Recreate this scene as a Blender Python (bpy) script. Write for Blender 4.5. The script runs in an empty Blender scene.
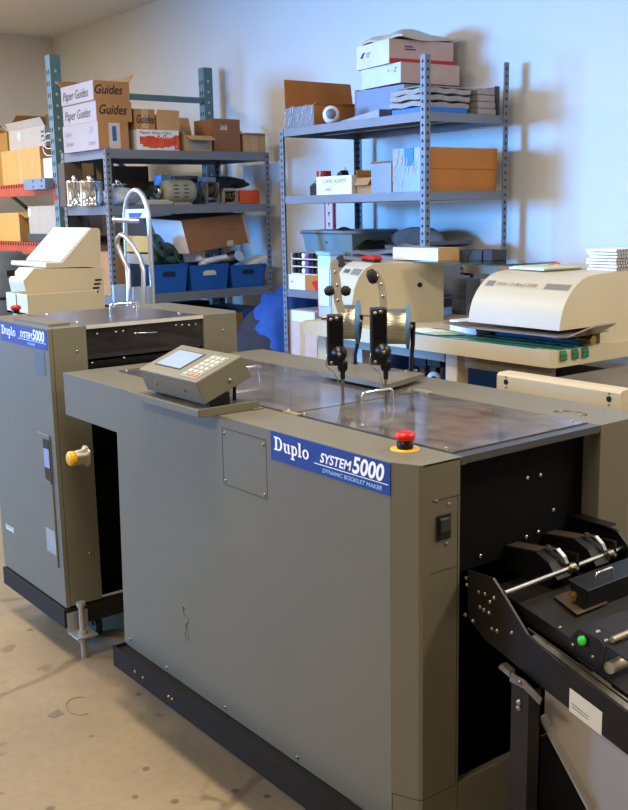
import bpy, math, random
from mathutils import Vector, Matrix, Euler
random.seed(7)
S = bpy.context.scene
COL = S.collection
PI = math.pi
def rad(a): return math.radians(a)

# ---------------------------------------------------------------- camera calibration (628 x 810)
FPX = 1013.944; YAW = 0.920515; PITCH = 0.190773; ROLL = -0.0194957; EYE = 1.5
def basis():
    cy, sy = math.cos(YAW), math.sin(YAW)
    F = Vector((-sy, cy, 0)); R = Vector((cy, sy, 0)); U = Vector((0, 0, 1))
    cp, sp = math.cos(PITCH), math.sin(PITCH)
    F2 = F*cp - U*sp; U2 = U*cp + F*sp
    cr, sr = math.cos(ROLL), math.sin(ROLL)
    return R*cr + U2*sr, U2*cr - R*sr, F2
CR, CU, CF = basis()
CAMP = Vector((0, 0, EYE))
def at(x, y, X=None, Y=None, Z=None):
    """point of the world plane X=, Y= or Z= that the photo shows at pixel x, y"""
    d = CR*((x-314)/FPX) - CU*((y-405)/FPX) + CF
    if X is not None: t = X/d.x
    elif Y is not None: t = Y/d.y
    else: t = (Z-EYE)/d.z
    return CAMP + d*t

# ---------------------------------------------------------------- materials
def lin(c):
    if isinstance(c, str):
        c = [int(c[i:i+2], 16)/255 for i in (0, 2, 4)]
    return tuple((v/12.92 if v <= .04045 else ((v+.055)/1.055)**2.4) for v in c) + (1,)
MATS = {}
def mat(name, col, rough=.6, metal=0., var=.06, scale=12., bump=0., spec=.5, trans=0., ior=1.45, emit=None, estr=0., coat=0., col2=None, stretch=None, alpha=1.):
    if name in MATS: return MATS[name]
    m = bpy.data.materials.new(name); m.use_nodes = True
    nt = m.node_tree; N = nt.nodes; L = nt.links
    b = N['Principled BSDF']
    b.inputs['Roughness'].default_value = rough; b.inputs['Metallic'].default_value = metal
    b.inputs['Specular IOR Level'].default_value = spec; b.inputs['IOR'].default_value = ior
    b.inputs['Transmission Weight'].default_value = trans
    b.inputs['Coat Weight'].default_value = coat
    b.inputs['Alpha'].default_value = alpha
    c = lin(col)
    tc = N.new('ShaderNodeTexCoord'); mp = N.new('ShaderNodeMapping'); L.new(tc.outputs['Object'], mp.inputs[0])
    if stretch: mp.inputs['Scale'].default_value = stretch
    nz = N.new('ShaderNodeTexNoise'); nz.inputs['Scale'].default_value = scale; nz.inputs['Detail'].default_value = 4
    L.new(mp.outputs[0], nz.inputs['Vector'])
    rp = N.new('ShaderNodeValToRGB'); L.new(nz.outputs['Fac'], rp.inputs[0])
    rp.color_ramp.elements[0].position = .3; rp.color_ramp.elements[1].position = .7
    rp.color_ramp.elements[0].color = tuple(v*(1-var) for v in c[:3]) + (1,)
    rp.color_ramp.elements[1].color = tuple(min(1, v*(1+var)) for v in c[:3]) + (1,) if col2 is None else lin(col2)
    L.new(rp.outputs[0], b.inputs['Base Color'])
    if bump:
        bp = N.new('ShaderNodeBump'); bp.inputs['Strength'].default_value = bump; bp.inputs['Distance'].default_value = .01
        L.new(nz.outputs['Fac'], bp.inputs['Height']); L.new(bp.outputs[0], b.inputs['Normal'])
    if emit:
        b.inputs['Emission Color'].default_value = lin(emit); b.inputs['Emission Strength'].default_value = estr
    MATS[name] = m
    return m
def clear(name, tint, fres=1.5, rough=.05, op=0.0, opcol='808080'):
    """thin clear sheet: see-through with a Fresnel reflection"""
    m = bpy.data.materials.new(name); m.use_nodes = True
    nt = m.node_tree; N = nt.nodes; L = nt.links; N.clear()
    o = N.new('ShaderNodeOutputMaterial'); t = N.new('ShaderNodeBsdfTransparent'); t.inputs[0].default_value = lin(tint)
    g = N.new('ShaderNodeBsdfGlossy'); g.inputs['Roughness'].default_value = rough
    d = N.new('ShaderNodeBsdfDiffuse'); d.inputs[0].default_value = lin(opcol)
    nz = N.new('ShaderNodeTexNoise'); nz.inputs['Scale'].default_value = 6
    fr = N.new('ShaderNodeFresnel'); fr.inputs[0].default_value = fres
    mx0 = N.new('ShaderNodeMixShader'); mlt = N.new('ShaderNodeMath'); mlt.operation = 'MULTIPLY'; mlt.inputs[1].default_value = 2*op
    L.new(nz.outputs['Fac'], mlt.inputs[0]); L.new(mlt.outputs[0], mx0.inputs[0])
    L.new(t.outputs[0], mx0.inputs[1]); L.new(d.outputs[0], mx0.inputs[2])
    mx = N.new('ShaderNodeMixShader'); L.new(fr.outputs[0], mx.inputs[0]); L.new(mx0.outputs[0], mx.inputs[1]); L.new(g.outputs[0], mx.inputs[2])
    L.new(mx.outputs[0], o.inputs[0])
    MATS[name] = m
    return m

GREY = mat('machine_grey_paint', '6a6655', .42, var=.03, scale=3, spec=.4)
GREYD = mat('machine_base_paint', '26241f', .6, var=.06, scale=9, spec=.2)
BLK = mat('black_steel', '0c0c0c', .38, var=.2, scale=8, spec=.4)
BLKM = mat('black_matt', '070707', .8, var=.2, scale=8, spec=.15)
BLKB = mat('black_brown_steel', '15120f', .42, var=.3, scale=14, spec=.35)
STEEL = mat('bright_steel', 'b9b7b0', .25, metal=1, var=.1, scale=30)
STEELW = mat('worn_steel', '8d877a', .38, metal=1, var=.25, scale=40)
ALU = mat('aluminium_tube', 'c9ccd0', .33, metal=.85, var=.06, scale=20)
YEL = mat('yellow_plastic', 'd9a414', .45)
RED = mat('red_plastic', 'c4120e', .35)
GRN = mat('green_button', '28b428', .3)
BLUEL = mat('label_blue', '133782', .4, var=.03)
WHT = mat('white_print', 'f4f4f4', .5, var=.01)
CYAN = mat('pale_blue_print', '9cd0f0', .5, var=.01)
INK = mat('marker_ink', '1b1a22', .6)
INKF = mat('faded_pencil_ink', '8f8489', .7)
CREAM = mat('cream_enamel', 'c0b393', .42, var=.03, scale=3)
CREAMD = mat('cream_enamel_darker', 'bfae8a', .45, var=.03, scale=3)
TAUPE = mat('taupe_label', '7c7466', .5)
CARD = mat('cardboard', 'a5794a', .85, var=.08, scale=5, bump=.05)
CARD2 = mat('cardboard_pale', 'b89263', .85, var=.08, scale=5, bump=.05)
CARD3 = mat('cardboard_dark', '8a603f', .85, var=.1, scale=5, bump=.05)
CARDW = mat('cardboard_whitewashed', 'ad9b90', .85, var=.05, scale=4, bump=.04)
CARDR = mat('cardboard_orange', 'b06f2f', .8, var=.08, scale=5, bump=.04)
WBOX = mat('white_carton', 'd9dadb', .6, var=.03)
PAPER = mat('white_paper', 'e6e5e0', .7, var=.02)
PAPERG = mat('green_paper', 'b9c9a0', .7, var=.03)
SHELF = mat('shelf_grey_paint', '6f747a', .45, metal=.2, var=.06, scale=7)
RACKB = mat('rack_teal_paint', '567a80', .5, var=.08, scale=12)
RACKR = mat('rack_red_paint', 'a8432f', .5, var=.14, scale=12)
HOLE = mat('punched_hole_shadow', '0c0d0f', .9)
HOLEL = mat('punched_hole_pale', 'b9bfc4', .7)
BLUEB = mat('blue_corrugated_plastic', '14529e', .45, var=.06, scale=10)
BLUEC = mat('blue_cloth', '184486', .8, var=.15, scale=9, bump=.15)
NAVY = mat('navy_mesh_cloth', '25262f', .85, var=.2, scale=40, bump=.2)
TUBC = mat('translucent_tub', '7f9aa0', .35, var=.05, trans=.3)
DKCL = mat('black_bag_cloth', '15171b', .6, var=.3, scale=14, bump=.1)
GRYP = mat('grey_plastic', '6b6f78', .45, var=.08)
GRYM = mat('grey_metal_sheet', '7d838c', .4, metal=.4, var=.06)
OLIVE = mat('motor_beige', '8d8b78', .5, var=.08)
DGRN = mat('dark_green_enamel', '28483b', .45, var=.15)
ORNG = mat('orange_carton', 'd2501c', .55)
REDP = mat('red_print', 'c92a22', .6, col2='d9602c', scale=18)
CHROME = mat('chrome', 'dcdcdc', .1, metal=1, var=.03)
SOLDER = mat('stitching_wire', 'b9b59c', .28, metal=1, var=.25, scale=6, stretch=(1, 1, 60), bump=.3)
FLNG = mat('blue_flange', '4f7796', .45, var=.05)
SCREEN = mat('lcd_screen', '8496ae', .25, emit='9db4da', estr=.22, var=.06, scale=30)
KEYG = mat('grey_keypad', '83877a', .5)
KEYW = mat('pale_key', 'b4b4a8', .5)
KEYR = mat('salmon_key', 'd9705c', .5)
KEYN = mat('green_key', '7fb089', .5)
BELTG = mat('green_belt', '1f6b3f', .5, var=.06)
BELTB = mat('belt_blue_sheen', '2b6c86', .22, var=.06)
SMOKE = clear('smoked_acrylic', 'a8a4a6', 1.60, .10, op=.36, opcol='989393')  # grey diffuse share paints in the haze of the room's reflection
SHIELD = clear('dark_shield_acrylic', '6a6668', 1.5, .08, op=.06, opcol='8a8480')
PLEX = clear('clear_acrylic', 'd8dde0', 1.45, .05, op=.08, opcol='c0c0c0')
WRAP = clear('clear_plastic_wrap', 'e8e4e4', 1.4, .25, op=.05, opcol='d6c8c6')
STAINLESS = mat('brushed_stainless', '8c8a88', .28, metal=1, var=.12, scale=20, stretch=(1, 14, 1))
STKR = mat('sticker_cream', 'c9c3ab', .6, var=.04)
PANELW = mat('pale_grey_sheet', '99928b', .5, var=.04)

# ---------------------------------------------------------------- mesh builder
WM = {}          # world matrix of every root (and of its children)
TXT = {}
def glyphs(s, shear=0., offset=0.):
    k = (s, shear, offset)
    if k in TXT: return TXT[k]
    cu = bpy.data.curves.new('tmp', 'FONT'); cu.body = s; cu.shear = shear; cu.offset = offset; cu.resolution_u = 3
    o = bpy.data.objects.new('tmp', cu); COL.objects.link(o)
    bpy.context.view_layer.update()
    me = o.to_mesh()
    vs = [(v.co.x, v.co.y) for v in me.vertices]; fs = [tuple(p.vertices) for p in me.polygons]
    o.to_mesh_clear(); bpy.data.objects.remove(o); bpy.data.curves.remove(cu)
    TXT[k] = (vs, fs)
    return TXT[k]

class MB:
    def __init__(s): s.v = []; s.f = []; s.m = []; s.sm = []; s.st = []; s.auto = 0
    def new(s):
        s.st.append((len(s.v), len(s.f))); return s
    def add(s, vs, fs, m=0, smooth=False, M=None):
        o = len(s.v)
        s.v += [(M @ Vector(v)) if M else Vector(v) for v in vs]
        for f in fs:
            s.f.append(tuple(i+o for i in f)); s.m.append(m); s.sm.append(smooth)
        return s
    def box(s, x0, x1, y0, y1, z0, z1, m=0, M=None):
        if x1 < x0: x0, x1 = x1, x0
        if y1 < y0: y0, y1 = y1, y0
        if z1 < z0: z0, z1 = z1, z0
        v = [(x0,y0,z0),(x1,y0,z0),(x1,y1,z0),(x0,y1,z0),(x0,y0,z1),(x1,y0,z1),(x1,y1,z1),(x0,y1,z1)]
        return s.add(v, [(0,3,2,1),(4,5,6,7),(0,1,5,4),(1,2,6,5),(2,3,7,6),(3,0,4,7)], m, False, M)
    def hexa(s, b, t, m=0):
        """bottom four points, top four points, same winding (ccw from above)"""
        return s.add(list(b)+list(t), [(0,3,2,1),(4,5,6,7),(0,1,5,4),(1,2,6,5),(2,3,7,6),(3,0,4,7)], m)
    def prism(s, poly, ax, a, b, m=0, M=None, smooth=False):
        n = len(poly)
        ar = sum(poly[i][0]*poly[(i+1) % n][1]-poly[(i+1) % n][0]*poly[i][1] for i in range(n))
        if ar < 0: poly = poly[::-1]
        if a > b: a, b = b, a
        def P(p, t): return {'x': (t, p[0], p[1]), 'y': (p[0], t, p[1]), 'z': (p[0], p[1], t)}[ax]
        v = [P(p, a) for p in poly] + [P(p, b) for p in poly]
        flip = ax == 'y'
        f = [tuple(range(n))[::-1], tuple(range(n, 2*n))]
        if flip: f = [x[::-1] for x in f]
        s.add(v, f, m, False, M)
        v2, f2 = v, []
        for i in range(n):
            j = (i+1) % n; q = (i, j, n+j, n+i); f2.append(q[::-1] if flip else q)
        return s.add(v2, f2, m, smooth, M)
    def cyl(s, p0, p1, r, r1=None, n=16, m=0, M=None, cap=True, smooth=True):
        r1 = r if r1 is None else r1
        p0, p1 = Vector(p0), Vector(p1); d = (p1-p0).normalized()
        a = d.orthogonal().normalized(); b = d.cross(a)
        v = []
        for p, q in ((p0, r), (p1, r1)):
            v += [p + (a*math.cos(2*PI*i/n)+b*math.sin(2*PI*i/n))*q for i in range(n)]
        s.add(v, [(i, (i+1) % n, n+(i+1) % n, n+i) for i in range(n)], m, smooth, M)
        if cap: s.add(v, [tuple(range(n))[::-1], tuple(range(n, 2*n))], m, False, M)
        return s
    def tube(s, pts, r, n=10, m=0, M=None, closed=False):
        pts = [Vector(p) for p in pts]; k = len(pts); v = []; up = None
        for i, p in enumerate(pts):
            if closed: t = (pts[(i+1) % k]-pts[i-1]).normalized()
            else: t = (pts[min(i+1, k-1)]-pts[max(i-1, 0)]).normalized()
            if up is None: up = t.orthogonal().normalized()
            a = (up - t*up.dot(t)).normalized(); up = a; b = t.cross(a)
            rr = r[i] if isinstance(r, (list, tuple)) else r
            v += [p+(a*math.cos(2*PI*j/n)+b*math.sin(2*PI*j/n))*rr for j in range(n)]
        f = []
        for i in range(k if closed else k-1):
            i2 = (i+1) % k
            f += [(i*n+j, i*n+(j+1) % n, i2*n+(j+1) % n, i2*n+j) for j in range(n)]
        s.add(v, f, m, True, M)
        if not closed: s.add(v, [tuple(range(n))[::-1], tuple(range((k-1)*n, k*n))], m, False, M)
        return s
    def lathe(s, prof, c=(0,0,0), ax=(0,0,1), n=24, m=0, M=None, fold=None):
        c = Vector(c); d = Vector(ax).normalized(); a = d.orthogonal().normalized(); b = d.cross(a); v = []
        for k, (r, z) in enumerate(prof):
            for i in range(n):
                t = 2*PI*i/n; rr = r*(1 if fold is None else fold(t, k))
                v.append(c+d*z+(a*math.cos(t)+b*math.sin(t))*rr)
        f = [(k*n+i, k*n+(i+1) % n, (k+1)*n+(i+1) % n, (k+1)*n+i) for k in range(len(prof)-1) for i in range(n)]
        s.add(v, f, m, True, M)
        s.add(v, [tuple(range(n))[::-1], tuple(range((len(prof)-1)*n, len(prof)*n))], m, True, M)
        return s
    def grid(s, fn, nu, nv, m=0, th=0., M=None, smooth=True):
        """surface fn(u,v) in [0,1]^2, with thickness th downwards"""
        P = [[Vector(fn(i/nu, j/nv)) for j in range(nv+1)] for i in range(nu+1)]
        v = [p for r in P for p in r]; w = nv+1
        f = [(i*w+j, (i+1)*w+j, (i+1)*w+j+1, i*w+j+1) for i in range(nu) for j in range(nv)]
        s.add(v, f, m, smooth, M)
        if th:
            v2 = [p-Vector((0, 0, th)) for p in v]; n = len(v)
            s.add(v2, [q[::-1] for q in f], m, smooth, M)
            rim = [i*w for i in range(nu+1)]+[nu*w+j for j in range(1, nv+1)]+[i*w+nv for i in range(nu-1, -1, -1)]+[j for j in range(nv-1, 0, -1)]
            k = len(rim)
            s.add(v+v2, [(rim[i], n+rim[i], n+rim[(i+1) % k], rim[(i+1) % k]) for i in range(k)], m, False, M)
        return s
    def text(s, t, o, u, v, h, m=0, shear=0., offset=0., xs=1., M=None, th=.0005):
        """writing with baseline start o, along u, up v, size h, as a thin raised layer"""
        o, u, v = Vector(o), Vector(u).normalized(), Vector(v).normalized(); nrm = u.cross(v)
        vs, fs = glyphs(t, shear, offset)
        n = len(vs)
        top = [o+u*(x*h*xs)+v*(y*h)+nrm*th for x, y in vs]
        return s.add(top, fs, m, False, M)
    def screw(s, p, d, r=.006, m=0):
        p = Vector(p); d = Vector(d).normalized(); s.new()
        return s.lathe([(r, -.001), (r, r*.3), (r*.8, r*.6), (r*.35, r*.75)], p, d, 10, m)
    def build(s, name, mats, parent=None, world=True, bevel=0., seg=2, each=None):
        if each is None: each = name.endswith('screw') or name.endswith('bolt')
        if each and len(s.st) > 1 and s.st[0][0] == 0:
            out = None; ends = s.st[1:]+[(len(s.v), len(s.f))]
            for (a, fa), (b_, fb) in zip(s.st, ends):
                q = MB(); q.v = s.v[a:b_]; q.f = [tuple(i-a for i in f) for f in s.f[fa:fb]]; q.m = s.m[fa:fb]; q.sm = s.sm[fa:fb]
                out = q.build(name, mats, parent, world, bevel, seg, False)
            return out
        if not isinstance(mats, (list, tuple)): mats = [mats]
        me = bpy.data.meshes.new(name)
        W = WM[parent] if parent is not None else None
        if parent is None:
            lo = Vector([min(v[i] for v in s.v) for i in range(3)]); hi = Vector([max(v[i] for v in s.v) for i in range(3)])
            W = Matrix.Translation(((lo.x+hi.x)/2, (lo.y+hi.y)/2, lo.z))
        vs = [(W.inverted() @ v) for v in s.v] if world else s.v
        me.from_pydata([tuple(v) for v in vs], [], s.f)
        for mt in mats: me.materials.append(mt)
        me.polygons.foreach_set('material_index', s.m); me.polygons.foreach_set('use_smooth', s.sm)
        if s.auto: me.polygons.foreach_set('use_smooth', [True]*len(me.polygons)); me.set_sharp_from_angle(angle=rad(s.auto))
        me.update()
        o = bpy.data.objects.new(name, me); COL.objects.link(o)
        if parent is None:
            o.matrix_world = W; WM[o] = W
        else:
            o.parent = parent; WM[o] = W
        if bevel:
            b = o.modifiers.new('bevel', 'BEVEL'); b.width = bevel; b.segments = seg; b.limit_method = 'ANGLE'; b.angle_limit = rad(50); b.harden_normals = False
        return o
def thing(name, label, cat, loc, rz=0., group=None):
    o = bpy.data.objects.new(name, None); COL.objects.link(o); o.empty_display_size = .05
    W = Matrix.Translation(Vector(loc)) @ Matrix.Rotation(rz, 4, 'Z'); o.matrix_world = W; WM[o] = W
    o['label'] = label; o['category'] = cat
    if group: o['group'] = group
    return o
def tag(o, label, cat, group=None):
    o['label'] = label; o['category'] = cat
    if group: o['group'] = group
    return o
def plabel(o, t): o['label'] = t; return o
def struct(o): o['kind'] = 'structure'; return o
def children(o): return [c for c in bpy.data.objects if c.parent == o]
def copy_tree(o, parent=None):
    c = o.copy(); COL.objects.link(c)
    if parent is not None: c.parent = parent
    for ch in children(o): copy_tree(ch, c)
    return c
def place(o, loc, rz, label):
    o.matrix_world = Matrix.Translation(Vector(loc)) @ Matrix.Rotation(rz, 4, 'Z'); o['label'] = label
    return o
def cornerpx(cx, by, lx, rx, ty, Z=None, X=None, Y=None):
    """axis-aligned box from its near bottom corner: left end of its -Y face, right end of its +X face, top pixel"""
    c = at(cx, by, X=X, Y=Y, Z=Z)
    x0 = at(lx, by, Y=c.y).x; y1 = at(rx, by, X=c.x).y; z1 = at(cx, ty, X=c.x).z
    return x0, c.x, c.y, y1, c.z, z1

# ---------------------------------------------------------------- camera
cam = bpy.data.cameras.new('camera'); co = bpy.data.objects.new('camera', cam); COL.objects.link(co)
cam.sensor_fit = 'HORIZONTAL'; cam.sensor_width = 36; cam.lens = FPX/628*36; cam.clip_start = .05
Mc = Matrix.Identity(4)
for i in range(3):
    Mc[i][0] = CR[i]; Mc[i][1] = CU[i]; Mc[i][2] = -CF[i]; Mc[i][3] = CAMP[i]
co.matrix_world = Mc; S.camera = co

# ---------------------------------------------------------------- room shell
RX0, RX1, RY0, RY1, RZ = -9.74, 3.2, -4.2, 4.3, 3.18
def concrete():
    m = bpy.data.materials.new('concrete_floor'); m.use_nodes = True
    nt = m.node_tree; N = nt.nodes; L = nt.links; b = N['Principled BSDF']; b.inputs['Roughness'].default_value = .42
    tc = N.new('ShaderNodeTexCoord')
    def noise(sc, det, dis=0.):
        n = N.new('ShaderNodeTexNoise'); n.inputs['Scale'].default_value = sc; n.inputs['Detail'].default_value = det; n.inputs['Distortion'].default_value = dis
        L.new(tc.outputs['Object'], n.inputs['Vector']); return n.outputs['Fac']
    def ramp(f, stops):
        r = N.new('ShaderNodeValToRGB'); L.new(f, r.inputs[0]); e = r.color_ramp.elements
        while len(e) < len(stops): e.new(.5)
        for k, (p, c) in enumerate(stops): e[k].position = p; e[k].color = c if isinstance(c, tuple) else lin(c)
        return r.outputs[0]
    def mul(a, c, f=1.):
        x = N.new('ShaderNodeMix'); x.data_type = 'RGBA'; x.blend_type = 'MULTIPLY'; x.inputs[0].default_value = f
        L.new(a, x.inputs[6]); L.new(c, x.inputs[7]); return x.outputs[2]
    base = ramp(noise(1.6, 8, .6), [(.3, '85755a'), (.5, '917f61'), (.7, '9c8a6a')])
    fine = ramp(noise(45, 5), [(.3, (.8,.8,.8,1)), (.6, (1,1,1,1))])
    spots = ramp(noise(9, 2, .3), [(.66, (1,1,1,1)), (.72, (.55,.52,.48,1))])
    c = mul(mul(base, fine, .6), spots, .7)
    wv = N.new('ShaderNodeTexWave'); wv.inputs['Scale'].default_value = .35; wv.inputs['Distortion'].default_value = 14; wv.inputs['Detail'].default_value = 3; wv.inputs['Detail Scale'].default_value = .8
    L.new(tc.outputs['Object'], wv.inputs['Vector'])
    c = mul(c, ramp(wv.outputs['Fac'], [(.0, (.55,.5,.45,1)), (.008, (1,1,1,1))]), .7)
    vo = N.new('ShaderNodeTexVoronoi'); vo.inputs['Scale'].default_value = 6.5; L.new(tc.outputs['Object'], vo.inputs['Vector'])
    c = mul(c, ramp(vo.outputs['Distance'], [(.06, (.3,.28,.25,1)), (.09, (1,1,1,1))]), .75)
    L.new(c, b.inputs['Base Color'])
    return m
FLOOR = concrete()
WALL = mat('wall_paint', 'd3d2cc', .8, var=.015, scale=2.5)
WALLL = mat('left_wall_paint', 'dddcda', .8, var=.015, scale=2.5)
CEIL = mat('ceiling_paint', 'e2dfdc', .85, var=.02, scale=3)
T = .12
struct(MB().box(RX0-T, RX1+T, RY0-T, RY1+T, -.1, 0).build('floor', FLOOR))
struct(MB().box(RX0-T, RX1+T, RY0-T, RY1+T, RZ, RZ+.1).build('ceiling', CEIL))
struct(MB().box(RX0-T, RX1+T, RY1, RY1+T, 0, RZ).build('wall_back', WALL))
struct(MB().box(RX0-T, RX0, RY0, RY1, 0, RZ).build('wall_left', WALLL))
struct(MB().box(RX1, RX1+T, RY0, RY1, 0, RZ).build('wall_right', WALL))
WX0, WX1, WZ0, WZ1 = -8.6, -6.5, 1.35, 2.7
w = MB()
w.box(RX0-T, WX0, RY0-T, RY0, 0, RZ).box(WX1, RX1+T, RY0-T, RY0, 0, RZ).box(WX0, WX1, RY0-T, RY0, 0, WZ0).box(WX0, WX1, RY0-T, RY0, WZ1, RZ)
struct(w.build('wall_front', WALL))
w = MB()
for x in (WX0, (WX0+WX1)/2-.02, WX1-.04): w.box(x, x+.04, RY0-.09, RY0-.04, WZ0, WZ1)
for z in (WZ0, WZ1-.04): w.box(WX0, WX1, RY0-.09, RY0-.04, z, z+.04)
struct(w.build('window_1', ALU))
struct(MB().box(RX0, RX1, RY1-.012, RY1, 0, .1).build('baseboard_back', mat('baseboard_dark', '4b4640', .6)))
# marks on the concrete in front of the machines
fl = bpy.data.objects['floor']
p = [at(a, b, Z=0) for a, b in ((47, 716), (58, 709), (64, 714), (54, 718))]
MB().prism([(q.x, q.y) for q in p], 'z', 0.0002, .0012).build('floor_patch', mat('dark_floor_patch', '6d6353', .7), fl)
pts = [at(66+14*math.cos(t)+14, 706+9*math.sin(t), Z=.001) for t in [i*PI/10 for i in range(3, 17)]]
MB().tube(pts, .0012, 5).build('scuff_ring', mat('scuff_mark', '7b6d58', .8), fl)

# ---------------------------------------------------------------- lights
def area(name, loc, to, sx, sy, power, col):
    l = bpy.data.lights.new(name, 'AREA'); l.shape = 'RECTANGLE'; l.size = sx; l.size_y = sy; l.energy = power; l.color = col
    o = bpy.data.objects.new(name, l); COL.objects.link(o); o.location = loc
    o.rotation_euler = (Vector(to)-Vector(loc)).to_track_quat('-Z', 'Y').to_euler()
    return o
win = area('window_daylight', ((WX0+WX1)/2, RY0-.15, (WZ0+WZ1)/2), (-3.3, 4.3, 1.3), WX1-WX0-.1, WZ1-WZ0-.1, 185, (.10, .39, 1.0)); win.data.spread = rad(60)
LAMPM = mat('lamp_diffuser', 'fff4e0', .5, emit='ffd9a0', estr=2.2)
TROF = mat('lamp_housing', 'd8d8d4', .5)
k = 0
for x, y, pw in ((-8.2, .9, 170), (-4.6, 1.3, 55), (-1.85, 1.0, 58), (-4.8, -1.8, 22), (-1.1, -1.5, 80), (-0.1, 3.3, 80), (-8.0, -1.5, 35)):
    where = ('over the far left corner', 'over the upright machine at the left', 'over the glass lids', 'between the upright machine and the window wall', 'over the floor in front of the machines', 'over the far end of the work table', 'far left, nearest the window')[k]
    t = thing('ceiling_light', 'white rectangular ceiling light '+where, 'ceiling light', (x, y, RZ-.06), 0, 'ceiling lights')
    MB().box(x-.62, x+.62, y-.32, y+.32, RZ-.05, RZ-.002).build('housing', TROF, t)
    MB().box(x-.58, x+.58, y-.28, y+.28, RZ-.06, RZ-.051).build('diffuser', LAMPM, t)
    area('lamp_glow', (x, y, RZ-.07), (x, y, 0), 1.1, .5, pw, (1.0, .89, .75)); k += 1
wd = bpy.data.worlds.new('world'); S.world = wd; wd.use_nodes = True
wd.node_tree.nodes['Background'].inputs[0].default_value = (.45, .65, 1, 1); wd.node_tree.nodes['Background'].inputs[1].default_value = .4
S.view_settings.view_transform = 'Standard'; S.view_settings.look = 'None'; S.view_settings.gamma = 1; S.view_settings.exposure = 0.06
# ================================================================ writing helpers
CAPH = max(y for x, y in glyphs('H')[0])
def fit(mb, t, o, u, v, width, cap, m=0, shear=0., offset=0., th=.0006, M=None):
    vs = glyphs(t, shear, offset)[0]
    x0 = min(a for a, b in vs); x1 = max(a for a, b in vs)
    h = cap/CAPH; xs = width/((x1-x0)*h)
    o = Vector(o)-Vector(u).normalized()*(x0*h*xs)
    return mb.text(t, o, u, v, h, m, shear, offset, xs, M, th)
def slab_duplo(mb, o, u, v, width, cap, m=0, th=.0007):
    """Duplo in bold slab-serif letters drawn as strokes"""
    o, u, v = Vector(o), Vector(u), Vector(v); n = u.cross(v)
    W = 4.05
    lv = [th]
    def P(x, y): return o+u*(x/W*width)+v*(y*cap)+n*lv[0]
    def poly(pts):
        lv[0] += .000012
        mb.add([P(*p) for p in pts], [tuple(range(len(pts)))], m)
    def rect(x0, x1, y0, y1): poly([(x0, y0), (x1, y0), (x1, y1), (x0, y1)])
    def ring(cx, cy, rx, ry, t, t2, a0=0, a1=360, k=16):
        for i in range(k):
            a, b = rad(a0+(a1-a0)*i/k), rad(a0+(a1-a0)*(i+1)/k)
            poly([(cx+(rx-t)*math.cos(a), cy+(ry-t2)*math.sin(a)), (cx+rx*math.cos(a), cy+ry*math.sin(a)), (cx+rx*math.cos(b), cy+ry*math.sin(b)), (cx+(rx-t)*math.cos(b), cy+(ry-t2)*math.sin(b))])
    rect(0, .55, 0, .12); rect(0, .55, .88, 1); rect(.13, .36, .12, .88)                     # D
    rect(.36, .55, 0, .12); rect(.36, .55, .88, 1); ring(.53, .5, .42, .5, .22, .13, -90, 90)
    x = 1.07; rect(x, x+.2, .58, .68); rect(x+.08, x+.28, .2, .68); ring(x+.34, .2, .26, .2, .2, .13, 180, 300)     # u
    rect(x+.5, x+.7, 0, .68); rect(x+.38, x+.5, .58, .68); rect(x+.7, x+.8, 0, .1)
    x = 1.93; rect(x, x+.14, .58, .68); rect(x+.08, x+.28, -.3, .68); rect(x-.02, x+.4, -.36, -.26); ring(x+.4, .33, .3, .35, .18, .12)   # p
    x = 2.72; rect(x, x+.12, .9, 1); rect(x+.08, x+.29, 0, 1); rect(x, x+.38, 0, .1)                        # l
    ring(3.55, .33, .35, .35, .19, .12, 0, 360, 20)                                                        # o
def brand_label(parent, x0, x1, z0, z1, y, second, w2):
    """the blue name label; second = (text, x offset, width, cap)"""
    W = x1-x0; H = z1-z0
    lb = MB().box(x0, x1, y-.0012, y, z0, z1).build('name_label', BLUEL, parent)
    plabel(lb, 'blue label with white lettering')
    u, v = (1, 0, 0), (0, 0, 1); yy = y-.0012
    t = MB(); slab_duplo(t, (x0+.035*W, yy, z0+H*.37), u, v, W*.335, H*.47)
    fit(t, 'SYSTEM', (x0+.45*W, yy, z0+H*.42), u, v, W*.26, H*.30, shear=.25, offset=.022)
    fit(t, '5000', (x0+.715*W, yy, z0+H*.40), u, v, W*.245, H*.50, shear=.2, offset=.03, th=.0010)
    t.box(x0+.4*W, x0+.985*W, yy-.0006, yy, z0+H*.315, z0+H*.335)
    plabel(t.build('lettering', WHT, lb), 'white lettering')
    s = MB(); fit(s, second[0], (x0+second[1]*W, yy, z0+H*.10), u, v, second[2]*W, H*second[3], shear=.2, offset=.008)
    plabel(s.build('small_lettering', CYAN, lb), 'small pale blue lettering')
    return lb
def handle(name, a, b, up, r, parent, mt=CHROME, rc=.012):
    """U-shaped pull from foot a to foot b, rising by vector up"""
    a, b, up = Vector(a), Vector(b), Vector(up); d = (b-a).normalized(); ul = up.normalized()
    pts = [a, a+up-ul*rc]
    for k in range(1, 5):
        t = k*PI/8; pts.append(a+up-ul*rc+ul*rc*math.sin(t)+d*rc*(1-math.cos(t)))
    for k in range(4, 0, -1):
        t = k*PI/8; pts.append(b+up-ul*rc+ul*rc*math.sin(t)-d*rc*(1-math.cos(t)))
    pts += [b+up-ul*rc, b]
    return MB().tube(pts, r, 8).build(name, mt, parent)
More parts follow.
